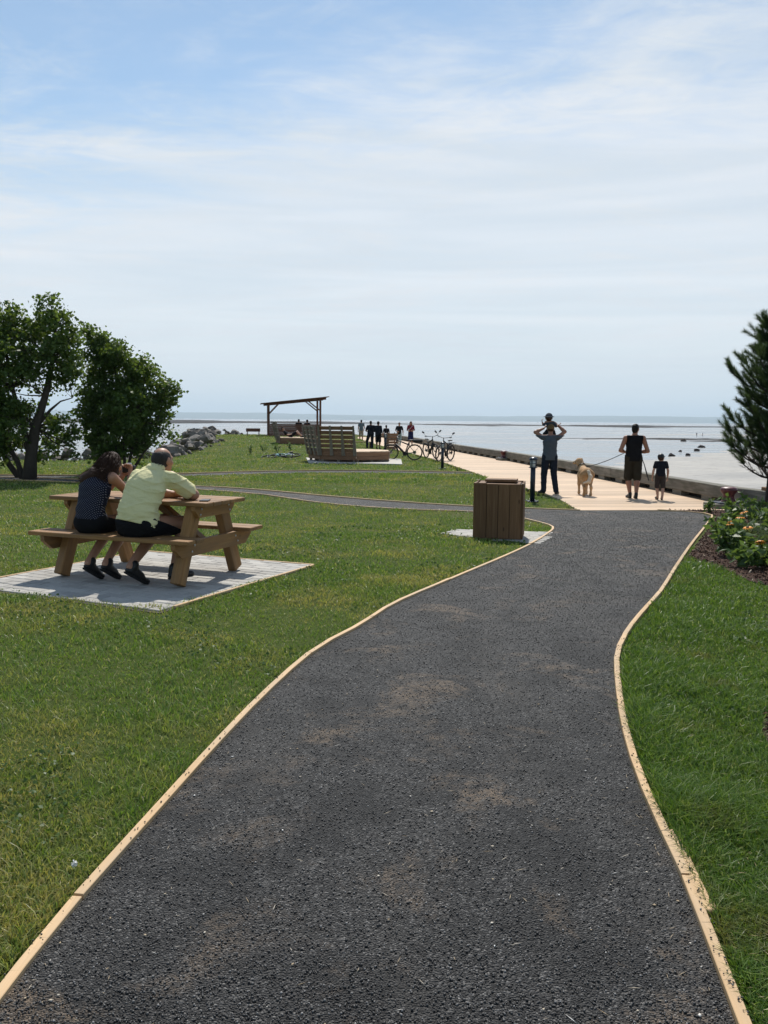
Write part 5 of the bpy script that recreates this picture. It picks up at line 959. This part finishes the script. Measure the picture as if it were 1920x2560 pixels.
def eyes(root, g, s):
    for sx in (-1, 1): 
        b = MB(); b.lathe([(0.0, -.011 * s), (.008 * s, -.007 * s), (.011 * s, 0), (.008 * s, .007 * s), (0, .011 * s)], 8); b.build('eye', M['black'], root, True, tuple(g(sx * .030, .086, .008)))
def shoe(name, heel, toe, mat, parent, s=1.0, vox=0.010):
    heel = np.array(heel, float); toe = np.array(toe, float); d = toe - heel; L = np.linalg.norm(d); d /= L; r, f, u = frame_of(d, (0, 0, 1)); P = [cone(heel + d * .03 + u * .012, toe - d * .035 + u * .008, .036 * s, .043 * s, u, 1.55), cone(heel + d * .045 + u * .05, heel + d * .055 + u * .085, .040 * s, .043 * s), cone(heel + d * .06 + u * .05, heel + d * .17 + u * .025, .036 * s, .036 * s)]
    o = piece(name, P, vox, mat, parent, .02, [(heel - u * .022, -u)]); sm_ = [cone(heel + d * .03 - u * .012, toe - d * .04 - u * .012, .039 * s, .046 * s, u, 2.6)]; piece('sole', sm_, vox, M['rubber'], o, .01, [(heel - u * .026, -u), (heel - u * .006, u)]); return o
STD = dict(ankL=(-.10, 0, .085), ankR=(.10, 0, .085), kneeL=(-.10, .02, .49), kneeR=(.10, .02, .49), hipL=(-.092, 0, .92), hipR=(.092, 0, .92), pel=(0, 0, .96), waist=(0, 0, 1.10), chest=(0, 0, 1.30), neck=(0, -.01, 1.475), head=(0, .012, 1.635), shL=(-.185, -.01, 1.42), shR=(.185, -.01, 1.42), elL=(-.25, -.03, 1.13), elR=(.25, -.03, 1.13), wrL=(-.25, .06, .88), wrR=(.25, .06, .88), hdL=(0, .15, -1), hdR=(0, .15, -1), look=(0, 1, 0), hup=(0, 0, 1), toeL=None, toeR=None)
def person(label, loc, yaw, H=1.75, pose=None, skin='skin', top=('greyshirt', .6, True), bottom=('denim', 1.0), hair=('hair_black', 'short'), shoes='black', bulk=1.0, vox=0.016, root=None, face=False, headscale=1.0, skirt=None, group=None, hemz=None, curl=.45, hands=True, wob=.0, fold=.0):
    J = {k: (np.array(v, float) if v is not None else None) for k, v in STD.items()}
    for k, v in (pose or {}).items(): J[k] = None if v is None else np.array(v, float)
    s = H / 1.75
    for k in J:
        if J[k] is not None and k not in ('hdL', 'hdR', 'look', 'hup', 'footL', 'footR', 'palmL', 'palmR'): J[k] = J[k] * s
    r = root or empty('person', loc, yaw, label, 'person', group); b = s * bulk; hs = s * headscale; side = J['shR'] - J['shL']; side /= np.linalg.norm(side); spine = J['neck'] - J['pel']; spine /= np.linalg.norm(spine); fb = np.cross(spine, side)
    def torso(e, wmul=1.0):
        return [cone(J['pel'] - side * .05 * b, J['pel'] + side * .05 * b, (.118 + e) * b, None, fb, 1.12), cone(J['pel'], J['waist'], (.140 + e) * b, (.128 * wmul + e) * b, fb, 1.36), cone(J['waist'], J['chest'], (.128 * wmul + e) * b, (.152 + e) * b, fb, 1.38), cone(J['chest'], J['neck'] - spine * .07 * s, (.152 + e) * b, (.105 + e) * b, fb, 1.45), cone(J['shL'] + side * .02 * s, J['shR'] - side * .02 * s, (.060 + e) * b, None, fb, 1.05)]
    body = torso(0.0); extra = []
    hp, g, Rm = head_prims(J['head'], J['look'], J['hup'], hs); body += [cone(J['neck'] - spine * .05 * s, J['head'] - (J['head'] - J['neck']) * .25, .060 * b, .052 * s)] + hp
    for S_, rt in (('L', False), ('R', True)):
        sh, el, wr = J['sh' + S_], J['el' + S_], J['wr' + S_]; body += [cone(sh, el, .052 * b, .041 * b), cone(el, el + (wr - el) * .35, .042 * b, .041 * b), cone(el + (wr - el) * .35, wr, .041 * b, .027 * s)]
        if hands: extra.append(hand(wr, J['hd' + S_], J.get('palm' + S_, np.array((1.0 if S_ == 'L' else -1.0, .2, 0))), s * 1.02, curl, rt, .0055 if vox < .02 else .010))
        hi_, kn, an = J['hip' + S_], J['knee' + S_], J['ank' + S_]; body += [cone(hi_, kn, .086 * b, .056 * b), cone(kn, kn + (an - kn) * .32, .054 * b, .056 * b), cone(kn + (an - kn) * .32, an, .056 * b, .036 * s)]
    bo = piece('body', body, vox, M[skin], r, .022 * s, extra=extra)
    if face:
        eyes(bo, g, hs); m_ = MB(); m_.cbox((0, 0, 0), (.045 * hs, .008, .010 * hs), .003); mo = m_.build('mouth', M['oxblood'], bo, False, tuple(g(0, .094, -.060)))
    tm, sl, tuck = top; tp = torso(.014, 1.12 if not tuck else 1.02)
    for S_ in 'LR':
        sh, el, wr = J['sh' + S_], J['el' + S_], J['wr' + S_]
        if sl > 0: tp.append(cone(sh, sh + (el - sh) * min(1, sl), .064 * b, (.066 if sl < 1 else .056) * b))
        if sl > 1: tp.append(cone(el, el + (wr - el) * (sl - 1), .054 * b, .042 * b))
    hz_ = J['pel'] - spine * ((.10 if hemz is None else hemz) * s); cuts = [(hz_, -spine), (J['neck'] + spine * .012 * s, spine)]; sub_ = [ell(J['neck'] + spine * .05 * s, (.066 * s, .066 * s, .07 * s))]
    if sl <= 0: sub_ += [ell(J['shL'] - side * .055 * s, (.085 * s, .12 * s, .15 * s)), ell(J['shR'] + side * .055 * s, (.085 * s, .12 * s, .15 * s))]
    if not tuck: tp.append(cone(J['pel'] + spine * .06 * s, J['pel'] - spine * .12 * s, .152 * b, .160 * b, fb, 1.22))
    piece('shirt', tp, vox * (.75 if fold else 1), M[tm], r, .025 * s, cuts, sub_, wob, seed=len(label), fold=fold)
    bm_, lf = bottom; bt = [cone(J['pel'] - side * .055 * b, J['pel'] + side * .055 * b, .128 * b, None, fb, 1.10), cone(J['pel'], J['pel'] + spine * .08 * s, .146 * b, .138 * b, fb, 1.34)]
    for S_ in 'LR':
        hi_, kn, an = J['hip' + S_], J['knee' + S_], J['ank' + S_]
        f1 = min(1, lf * 2); wide = 1.18 if lf < .9 else 1.0; bt.append(cone(hi_, hi_ + (kn - hi_) * f1, .100 * b, (.074 * wide) * b))
        if lf > .5: bt.append(cone(kn, kn + (an - kn) * min(1, (lf - .5) * 2), .072 * b, .062 * b))
    if skirt: bt.append(cone(J['pel'], (J['kneeL'] + J['kneeR']) / 2 - np.array((0, 0, .12 * s)), .15 * b, skirt * b))
    piece('trousers', bt, vox, M[bm_], r, .018 * s, [(J['pel'] + spine * .07 * s, spine)] + ([((J['kneeL'] + J['kneeR']) / 2 - np.array((0, 0, .12 * s)), (0, 0, -1))] if skirt else []), (), wob * .7, seed=3, fold=fold * .8)
    for S_ in 'LR':
        an = J['ank' + S_]; fd = J.get('foot' + S_, np.array((0.12 if S_ == 'R' else -.12, 1, 0))); fd = np.array(fd, float); fd /= np.linalg.norm(fd); hl = an - np.array((0, 0, .058 * s)) - fd * .055 * s; shoe('shoe', hl, hl + fd * .275 * s, M[shoes], r, s, max(.010, vox * .8))
    if hair:
        hm_, st = hair; hr, f_, u_ = frame_of(J['look'], J['hup']); e = .010 * hs
        if st == 'short': piece('hair', [ell(g(0, -.016, .024), (.083 * hs, .100 * hs, .101 * hs), Rm), ell(g(0, -.05, -.05), (.062 * hs, .045 * hs, .05 * hs), Rm)], min(vox, .012), M[hm_], r, .02, [(g(0, .048, 0), f_ * 1.0 - u_ * .55)], (), .002)
        if st == 'bald': piece('hair', [ell(g(0, -.016, .010), (.085 * hs, .102 * hs, .094 * hs), Rm), ell(g(0, -.055, -.06), (.062 * hs, .045 * hs, .05 * hs), Rm)], .008, M[hm_], r, .02, [(g(0, .025, 0), f_ - u_ * .25)], [ell(g(0, -.020, .100), (.055 * hs, .085 * hs, .060 * hs), Rm)], .002)
        if st == 'long': piece('hair', [ell(g(0, -.018, .026), (.090 * hs, .104 * hs, .102 * hs), Rm), cone(g(0, -.06, 0), J['neck'] - fb * .07 * s - spine * .12 * s, .082 * hs, .095 * hs, fb, 1.5), cone(g(.06, -.02, -.01), g(.085, -.01, -.18), .035 * hs, .03 * hs), cone(g(-.06, -.02, -.01), g(-.085, -.01, -.18), .035 * hs, .03 * hs)], min(vox, .012), M[hm_], r, .03, (), [ell(g(0, .105, -.035), (.060 * hs, .075 * hs, .105 * hs), Rm)], .004)
        if st == 'cap' or st == 'bucket':
            pr = [ell(g(0, -.012, .030), (.093 * hs, .110 * hs, .100 * hs), Rm)]; o_ = piece('hat', pr, min(vox, .010), M[hm_], r, .02, [(g(0, 0, .005), -u_)])
            if st == 'cap': piece('brim', [ell(g(0, .115, .040), (.070 * hs, .075 * hs, .010 * hs), Rm)], .006, M[hm_], o_)
            else: piece('brim', [ell(g(0, -.01, .035), (.135 * hs, .150 * hs, .016 * hs), Rm)], .006, M[hm_], o_)
            piece('hair', [ell(g(0, -.02, .01), (.082 * hs, .099 * hs, .090 * hs), Rm)], min(vox, .012), M['hair_brown'], r, .02, [(g(0, .02, 0), f_)], (), .002)
    return r, J, g, Rm
# the couple at the table, in the table's own axes (x along the bench, y towards the table)
def seated(label): return empty('person', TO, TA, label, 'person')
rw = seated('woman with long brown hair and navy dotted top bent over the picnic table')
person(rw['label'], None, 0, 1.64, {k: tuple(np.array(v) / (1.64 / 1.75)) if k not in ('look', 'hup', 'hdL', 'hdR', 'footL', 'footR', 'palmL', 'palmR') else v for k, v in dict(
    pel=(-.275, -.52, .545), waist=(-.28, -.52, .66), chest=(-.28, -.45, .84), neck=(-.275, -.37, .985), head=(-.225, -.265, 1.075), look=(.30, .85, -.30), hup=(0, .3, 1), shL=(-.43, -.41, .945), shR=(-.135, -.37, .955), elL=(-.42, -.17, .79), elR=(-.115, -.155, .785), wrL=(-.27, -.06, .95), wrR=(-.155, -.085, .955),
    hdL=(.3, .1, .8), hdR=(-.15, .25, .8), palmL=(.3, -.6, 0), palmR=(-.3, -.6, 0), hipL=(-.36, -.50, .525), hipR=(-.19, -.50, .525), kneeL=(-.33, -.10, .515), kneeR=(-.16, -.10, .515), ankL=(-.26, -.60, .165), ankR=(-.085, -.57, .165), footL=(.12, .80, -.50), footR=(.10, .82, -.48)).items()},
    'skin', ('dots', -1, True), ('blackcloth', .55), None, 'black', .98, .012, rw, hemz=.0, curl=.9, wob=.001, fold=.006)
_, gh, Rmh = None, None, None
def strands():
    rg = np.random.default_rng(77); Vs = []; F = []
    for k in range(1500):
        a = rg.uniform(-2.5, 2.5); tilt = rg.uniform(.2, 1.15); p0 = gw(.088 * math.sin(a) * math.sin(tilt), -.02 - .100 * math.cos(a) * math.sin(tilt), .024 + .104 * math.cos(tilt)); p1 = gw(.098 * math.sin(a), -.03 - .105 * math.cos(a) * .9, -.05 - rg.uniform(0, .04))
        u = rg.uniform(0, 1); e = np.array([-.45 + .30 * u + rg.normal() * .02, -.475 + .03 * abs(u - .5) + rg.normal() * .014, .905 + rg.normal() * .030 + .05 * abs(u - .4)]); m_ = np.array([e[0] * .6 + p1[0] * .4, min(e[1], p1[1]) - .005 + rg.normal() * .012, 1.005 + rg.normal() * .02]); C_ = [p0, p1, m_, e]
        if rg.random() < .25: C_ = C_[:3]
        pts = []; n_ = 11
        for i in range(n_):
            t_ = i / (n_ - 1); Q = [np.array(q) for q in C_]
            while len(Q) > 1: Q = [Q[j] * (1 - t_) + Q[j + 1] * t_ for j in range(len(Q) - 1)]
            out_ = Q[0] - np.array(gw(0, -.02, .01)); pts.append(Q[0] + (out_ / (np.linalg.norm(out_) + 1e-6)) * (.032 * math.sin(math.pi * min(1, t_ * 1.6)) if t_ < .62 else 0) + np.array([math.sin(i * 1.3 + k) * .006, math.cos(i * 1.7 + k) * .005, 0]))
        w_ = rg.normal(size=3); b_ = len(Vs)
        for i in range(n_):
            d = pts[min(i + 1, n_ - 1)] - pts[max(i - 1, 0)]; s = np.cross(d, w_); s /= np.linalg.norm(s) + 1e-9; hw = .0026 * (1 - .75 * i / n_); Vs += [pts[i] - s * hw, pts[i] + s * hw]
        for i in range(n_ - 1): F.append((b_ + 2 * i, b_ + 2 * i + 1, b_ + 2 * i + 3, b_ + 2 * i + 2))
    obj('hair_strands', tri_mesh('hair_strands', np.array(Vs), np.array(F)), M['hair_brown'], rw)
hpw, gw, Rmw = head_prims((-.225, -.265, 1.075), (.30, .85, -.30), (0, .3, 1), .94)
piece('hair', [ell(gw(0, -.018, .022), (.086, .099, .100), Rmw), cone(gw(0, -.06, -.03), (-.29, -.415, .985), .066, .066), cone((-.30, -.43, .985), (-.36, -.475, .945), .070, .050), cone((-.24, -.42, .985), (-.20, -.44, .955), .055, .038), cone((-.36, -.44, .965), (-.42, -.445, .93), .050, .03), cone(gw(.07, .0, .0), gw(.075, .03, -.13), .030, .022)], .009, M['hair_brown'], rw, .02, (), [ell(gw(0, .105, -.03), (.058, .07, .09), Rmw)], .003)
strands()
rm = seated('balding man in pale yellow polo shirt leaning on the picnic table')
person(rm['label'], None, 0, 1.76, {k: tuple(np.array(v) / (1.76 / 1.75)) if k not in ('look', 'hup', 'hdL', 'hdR', 'footL', 'footR', 'palmL', 'palmR') else v for k, v in dict(
    pel=(.255, -.525, .56), waist=(.26, -.53, .68), chest=(.285, -.44, .87), neck=(.315, -.33, 1.035), head=(.335, -.235, 1.125), look=(.22, .95, -.12), hup=(0, .15, 1), shL=(.125, -.34, .955), shR=(.485, -.31, .965), elL=(.14, -.10, .80), elR=(.595, -.125, .805), wrL=(.38, -.02, .785), wrR=(.36, -.06, .805),
    hdL=(1, .15, -.03), hdR=(-1, .2, 0), palmL=(0, 0, -1), palmR=(0, 0, -1), hipL=(.165, -.50, .535), hipR=(.345, -.50, .535), kneeL=(.20, -.06, .53), kneeR=(.48, -.10, .53), ankL=(.24, -.63, .17), ankR=(.52, -.36, .115), footL=(.28, .76, -.50), footR=(.30, .95, 0)).items()},
    'skin', ('yellow', .72, False), ('blackcloth', .52), ('hair_grey', 'bald'), 'black', 1.14, .011, rm, hemz=.02, curl=.35, wob=.002, fold=.011)
piece('collar', [cone((.315, -.345, 1.03), (.325, -.31, 1.055), .085, .072)], .008, M['yellow'], rm, .01, (), [cone((.31, -.36, 1.0), (.33, -.28, 1.11), .066, .062)])
cam_ = empty('camera_body', TO + Matrix.Rotation(TA, 3, 'Z') @ Vector((-.20, -.045, 1.02)), TA + R(20), 'small dark camera held up to the face of the woman', 'camera')
MB().cbox((0, 0, 0), (0.125, 0.05, 0.078), 0.01).build('case', M['black'], cam_); MB().cbox((0, .005, .045), (0.05, 0.045, 0.028), 0.008).build('viewfinder', M['steel'], cam_); lo_ = MB(); lo_.tube([(0, .025, -.004), (0, .085, -.004)], .031, 16); lo_.build('lens', M['black'], cam_)
# ------------------------------------------------------------------ boardwalk walkers
YZ = -0.232
person('man in slate grey shirt and dark jeans lifting a child above his head', (4.09, 21.1, YZ), R(-4), 1.70, dict(ankL=(-.13, .0, .085), ankR=(.17, -.10, .085), kneeL=(-.13, .03, .49), kneeR=(.12, .03, .49), footR=(.35, .9, 0), footL=(-.5, .9, 0), elL=(-.37, .10, 1.56), elR=(.37, .08, 1.58), wrL=(-.155, .13, 1.66), wrR=(.20, .17, 1.74), shL=(-.20, 0, 1.44), shR=(.20, 0, 1.44), hdL=(.5, .5, .5), hdR=(-.5, .3, .6), palmL=(.5, 0, -1), palmR=(-.5, 0, -1), head=(.01, .045, 1.645), look=(0, 1, .08)), 'skin2', ('greyshirt', .62, False), ('denim', 1.0), ('straw', 'cap'), 'black', 1.06, .014, hemz=.10, curl=.8, wob=.001, fold=.012)
tod = empty('person', (4.09, 21.1, YZ), R(-4), 'toddler in dark bucket hat perched above the head of the man in grey', 'person')
_, Jt, gt, Rmt = person(tod['label'], None, 0, .90, {k: tuple(np.array(v) / (.90 / 1.75)) if k not in ('look', 'hup', 'hdL', 'hdR', 'footL', 'footR', 'palmL', 'palmR') else v for k, v in dict(pel=(.01, .14, 1.56), waist=(.01, .14, 1.63), chest=(.0, .135, 1.72), neck=(-.02, .12, 1.765), head=(-.035, .115, 1.865), shL=(-.10, .13, 1.765), shR=(.075, .13, 1.765), elL=(-.165, .10, 1.70), elR=(.15, .10, 1.66), wrL=(-.20, .10, 1.77), wrR=(.21, .12, 1.70), hdL=(-.1, 0, 1), hdR=(.8, 0, .5), hipL=(-.06, .16, 1.53), hipR=(.08, .16, 1.53), kneeL=(-.11, .30, 1.47), kneeR=(.13, .30, 1.47), ankL=(-.11, .25, 1.28), ankR=(.13, .25, 1.28), look=(0, 1, 0)).items()}, 'skin', ('hatgrey', .9, True), ('navytee', .9), ('hatgrey', 'bucket'), 'black', 1.15, .010, tod, headscale=1.95, curl=.7)
person('man in black tank top and dark shorts walking the dog', (5.86, 20.05, YZ), R(-3), 1.74, dict(ankL=(-.055, -.02, .085), ankR=(.055, -.16, .085), kneeL=(-.10, .06, .49), kneeR=(.10, .0, .49), elL=(-.315, -.03, 1.13), elR=(.315, -.03, 1.12), wrL=(-.16, .20, 1.09), wrR=(.15, .20, 1.08), shL=(-.205, -.01, 1.42), shR=(.205, -.01, 1.42), hdL=(.8, .6, -.1), hdR=(-.8, .6, -.1), palmL=(.3, -.8, 0), palmR=(-.3, -.8, 0), look=(.55, .83, 0), head=(.02, .01, 1.635)), 'skin2', ('blackcloth', -1, False), ('khaki', .56), ('hair_black', 'short'), 'black', 1.13, .014, hemz=.08, curl=.8, fold=.009)
person('small boy in dark tee and black cap walking beside the tank top man', (6.37, 19.62, YZ), R(-4), 1.06, dict(ankL=(-.06, .02, .085), ankR=(.06, -.16, .085), kneeL=(-.105, .03, .49), kneeR=(.105, -.02, .49), elL=(-.27, -.02, 1.12), elR=(.27, -.02, 1.12), wrL=(-.30, .02, .86), wrR=(.28, .04, .86), head=(0, .01, 1.60), look=(.62, .78, 0)), 'skin3', ('navytee', .55, False), ('camo', .47), ('black', 'cap'), 'black', 1.06, .010, headscale=1.36, hemz=.05)
# dog
M['fur'] = (lambda t: (lambda n: t.fin(t.mix(t.rng(t.noise(t.vec('Object'), 5, 4), .35, .7), (0.36, 0.205, 0.095), (0.60, 0.41, 0.24)), .8, None, .2))(t.bump(t.noise(t.vec('Object', (50, 14, 14)), 1.5, 4), .6, .015)))(NT('golden_fur'))
M['furw'] = simple('cream_fur', (0.60, 0.50, 0.38), 0.85, 0.15)
dog = empty('dog', (4.90, 20.75, YZ), R(-1), 'golden yellow dog on a lead, seen from behind with head turned left', 'dog')
dp = [ell((0, -.22, .50), (.115, .17, .13)), ell((0, .0, .50), (.115, .24, .125)), ell((0, .22, .48), (.125, .20, .165)), cone((0, .30, .55), (-.04, .42, .70), .095, .078), ell((-.065, .46, .745), (.072, .085, .070)), cone((-.085, .50, .735), (-.155, .575, .705), .046, .034), ell((-.165, .585, .708), (.022, .02, .018)), cone((-.075, .40, .77), (-.12, .385, .69), .020, .028), cone((.0, .45, .79), (.012, .42, .69), .020, .028)]
for sx, yo, yf in ((-1, 0.0, .02), (1, .0, -.06)):
    dp += [cone((sx * .085, .24, .44), (sx * .085, .25 + yf, .25), .062, .036), cone((sx * .085, .25 + yf, .25), (sx * .082, .24 + yf, .05), .034, .026), cone((sx * .082, .24 + yf, .035), (sx * .082, .285 + yf, .025), .030, .024)]
for sx, yf in ((-1, -.04), (1, .05)):
    dp += [cone((sx * .085, -.24, .47), (sx * .098, -.17 + yf, .30), .092, .055), cone((sx * .098, -.17 + yf, .30), (sx * .092, -.33 + yf, .19), .046, .029), cone((sx * .092, -.33 + yf, .19), (sx * .09, -.31 + yf, .04), .028, .025), cone((sx * .09, -.31 + yf, .032), (sx * .09, -.255 + yf, .024), .030, .024)]
dog.scale = (1.0, 1.0, 1.09)
db = piece('body', dp, .012, M['fur'], dog, .045)
piece('tail', [cone((0, -.36, .55), (.03, -.46, .44), .040, .040), cone((.03, -.46, .44), (.0, -.47, .34), .045, .045), cone((.0, -.47, .34), (-.13, -.45, .30), .042, .018)], .010, M['furw'], dog, .03, (), (), .003)
piece('muzzle_patch', [cone((-.105, .515, .735), (-.15, .568, .712), .044, .037)], .008, M['furw'], db); MB().tube([(-.175, .592, .712), (-.19, .60, .710)], .013, 8).build('nose', M['black'], db)
MB().torus((-.018, .37, .635), .094, .010, (-.25, .6, .75), 24, 6).build('collar', M['black'], dog)
ld = MB(); a = Vector((4.86 - .05, 20.75 + .40, YZ + .62)); b = Vector((5.86 - .13, 20.05 + .22, YZ + 1.07)); pts = [a.lerp(b, f) + Vector((0, 0, -.05 * math.sin(math.pi * f))) for f in np.linspace(0, 1, 12)]; ld.tube(pts, .009, 6); tag(ld.build('dog_lead', M['black']), 'black lead stretched from the dog to the tank top man', 'lead')
le = MB(); le.tube([(6.05, 20.2, YZ + 1.05), (6.13, 20.1, YZ + .80), (6.17, 20.0, YZ + .58), (6.22, 19.98, YZ + .42)], [.012, .010, .016, .010], 6); tag(le.build('lead_end', M['black']), 'loose black strap end hanging beside the dark shorts', 'strap')
# ------------------------------------------------------------------ people farther off
far_ = dict(vox=.024, group='people in the distance')
person('man in blue grey shirt and shorts walking away along the pier', (-1.95, 71.0, YZ), R(14), 1.78, dict(kneeL=(-.09, .10, .49), ankL=(-.09, .14, .085), ankR=(.09, -.12, .12), elR=(.27, .06, 1.14), wrR=(.28, .25, .98)), 'skin2', ('bluegrey', .55, False), ('beige', .55), ('hair_black', 'short'), **far_)
person('broad man in black tee and dark trousers facing away by the low bench', (-0.87, 53.0, YZ), R(6), 1.72, dict(elL=(-.30, .02, 1.14), elR=(.30, .04, 1.14), wrL=(-.16, .24, 1.06), wrR=(.14, .24, 1.06), hdL=(.8, .4, 0), hdR=(-.8, .4, 0), ankL=(-.2, .15, .085), kneeL=(-.2, .25, .50)), 'skin2', ('navytee', .65, False), ('denim', 1.0), ('hair_grey', 'short'), bulk=1.2, **far_)
person('man in dark jacket and bare legs standing right of the black tee man', (-0.40, 52.4, YZ), R(-25), 1.70, dict(wrL=(-.18, .2, 1.0), wrR=(.2, .18, 1.0)), 'skin', ('navytee', 1.6, False), ('blackcloth', .5), ('hair_grey', 'short'), bulk=1.12, **far_)
person('dark haired person half hidden behind the slatted bin', (0.10, 57.0, YZ), R(20), 1.45, None, 'skin2', ('blackcloth', .6, False), ('blackcloth', 1.0), ('hair_black', 'short'), **far_)
person('short haired woman in black top and pale trousers walking towards camera', (1.02, 60.0, YZ), R(172), 1.62, dict(elL=(-.28, .0, 1.12), wrL=(-.30, .06, .90), elR=(.27, .02, 1.14), wrR=(.14, .22, 1.06), hdR=(-.6, .5, 0), ankL=(-.08, .12, .085), ankR=(.08, -.06, .085)), 'skin', ('blackcloth', .7, False), ('teal', 1.0), ('hair_brown', 'short'), face=True, **far_)
rw2, Jr, gr, Rr = person('long haired woman in dark red top and blue skirt walking towards camera', (1.84, 60.5, YZ), R(178), 1.70, dict(wrL=(-.16, .2, 1.08), wrR=(.18, .2, 1.06), hdL=(.6, .4, 0), hdR=(-.6, .4, 0)), 'skin', ('red', 1.4, False), ('blueskirt', .6), ('hair_brown', 'long'), face=True, skirt=.24, **far_)
sm2 = MB(); sm2.tube([(-.14, .13, 1.40), (0, .185, 1.25), (.16, .15, 1.05)], .010, 6); sm2.build('shoulder_strap', M['white'], rw2)
sit = dict(kneeL=(-.10, .42, .46), kneeR=(.10, .42, .46), ankL=(-.10, .44, .085), ankR=(.10, .44, .085), hipL=(-.092, .02, .50), hipR=(.092, .02, .50), pel=(0, 0, .54), waist=(0, -.03, .68), chest=(0, 0, .88), neck=(0, 0, 1.05), head=(0, .03, 1.21), shL=(-.185, 0, 1.0), shR=(.185, 0, 1.0), elL=(-.24, .06, .74), elR=(.24, .06, .74), wrL=(-.12, .28, .62), wrR=(.12, .28, .62), hdL=(.3, 1, -.2), hdR=(-.3, 1, -.2))
sy = g1(-7, 66)
person('left of two dark seated people inside the shelter', (-6.75, 67.15, sy), R(9), 1.75, sit, 'skin2', ('blackcloth', .6, True), ('blackcloth', 1.0), ('hair_black', 'short'), **far_)
person('right of two dark seated people inside the shelter', (-6.1, 67.25, sy), R(9), 1.70, sit, 'skin2', ('navytee', .6, True), ('blackcloth', 1.0), ('hair_black', 'cap'), **far_)
lie = dict(pel=(0, 0, .56), waist=(0, -.12, .60), chest=(0, -.30, .72), neck=(0, -.44, .85), head=(0, -.50, 1.0), shL=(-.185, -.40, .80), shR=(.185, -.40, .80), elL=(-.25, -.20, .62), elR=(.25, -.20, .62), wrL=(-.15, .02, .66), wrR=(.15, .02, .66), hdL=(.2, 1, 0), hdR=(-.2, 1, 0), hipL=(-.09, .02, .55), hipR=(.09, .02, .55), kneeL=(-.11, .42, .84), kneeR=(.11, .36, .80), ankL=(-.11, .66, .535), ankR=(.11, .74, .535), footL=(0, 1, .25), footR=(0, 1, .25))
person('bare legged person reclining on the farther lounge platform', (-5.75, 52.3, 0.0), R(-82), 1.70, lie, 'skin3', ('blackcloth', .6, True), ('blackcloth', .42), ('hair_brown', 'short'), **far_)
for k, (x, y, lb) in enumerate(((163.5, 448, 'left of two tiny figures walking out on the tidal flat'), (165.8, 446, 'right of two tiny figures walking out on the tidal flat'))):
    person(lb, (x, y, WZ + .05), R(20 + 30 * k), 1.72, dict(ankL=(-.09, .15, .085), ankR=(.09, -.1, .085)), 'skin2', ('blackcloth', 1.2, False), ('denim', 1.0), ('hair_black', 'short'), vox=.05, group='people in the distance')
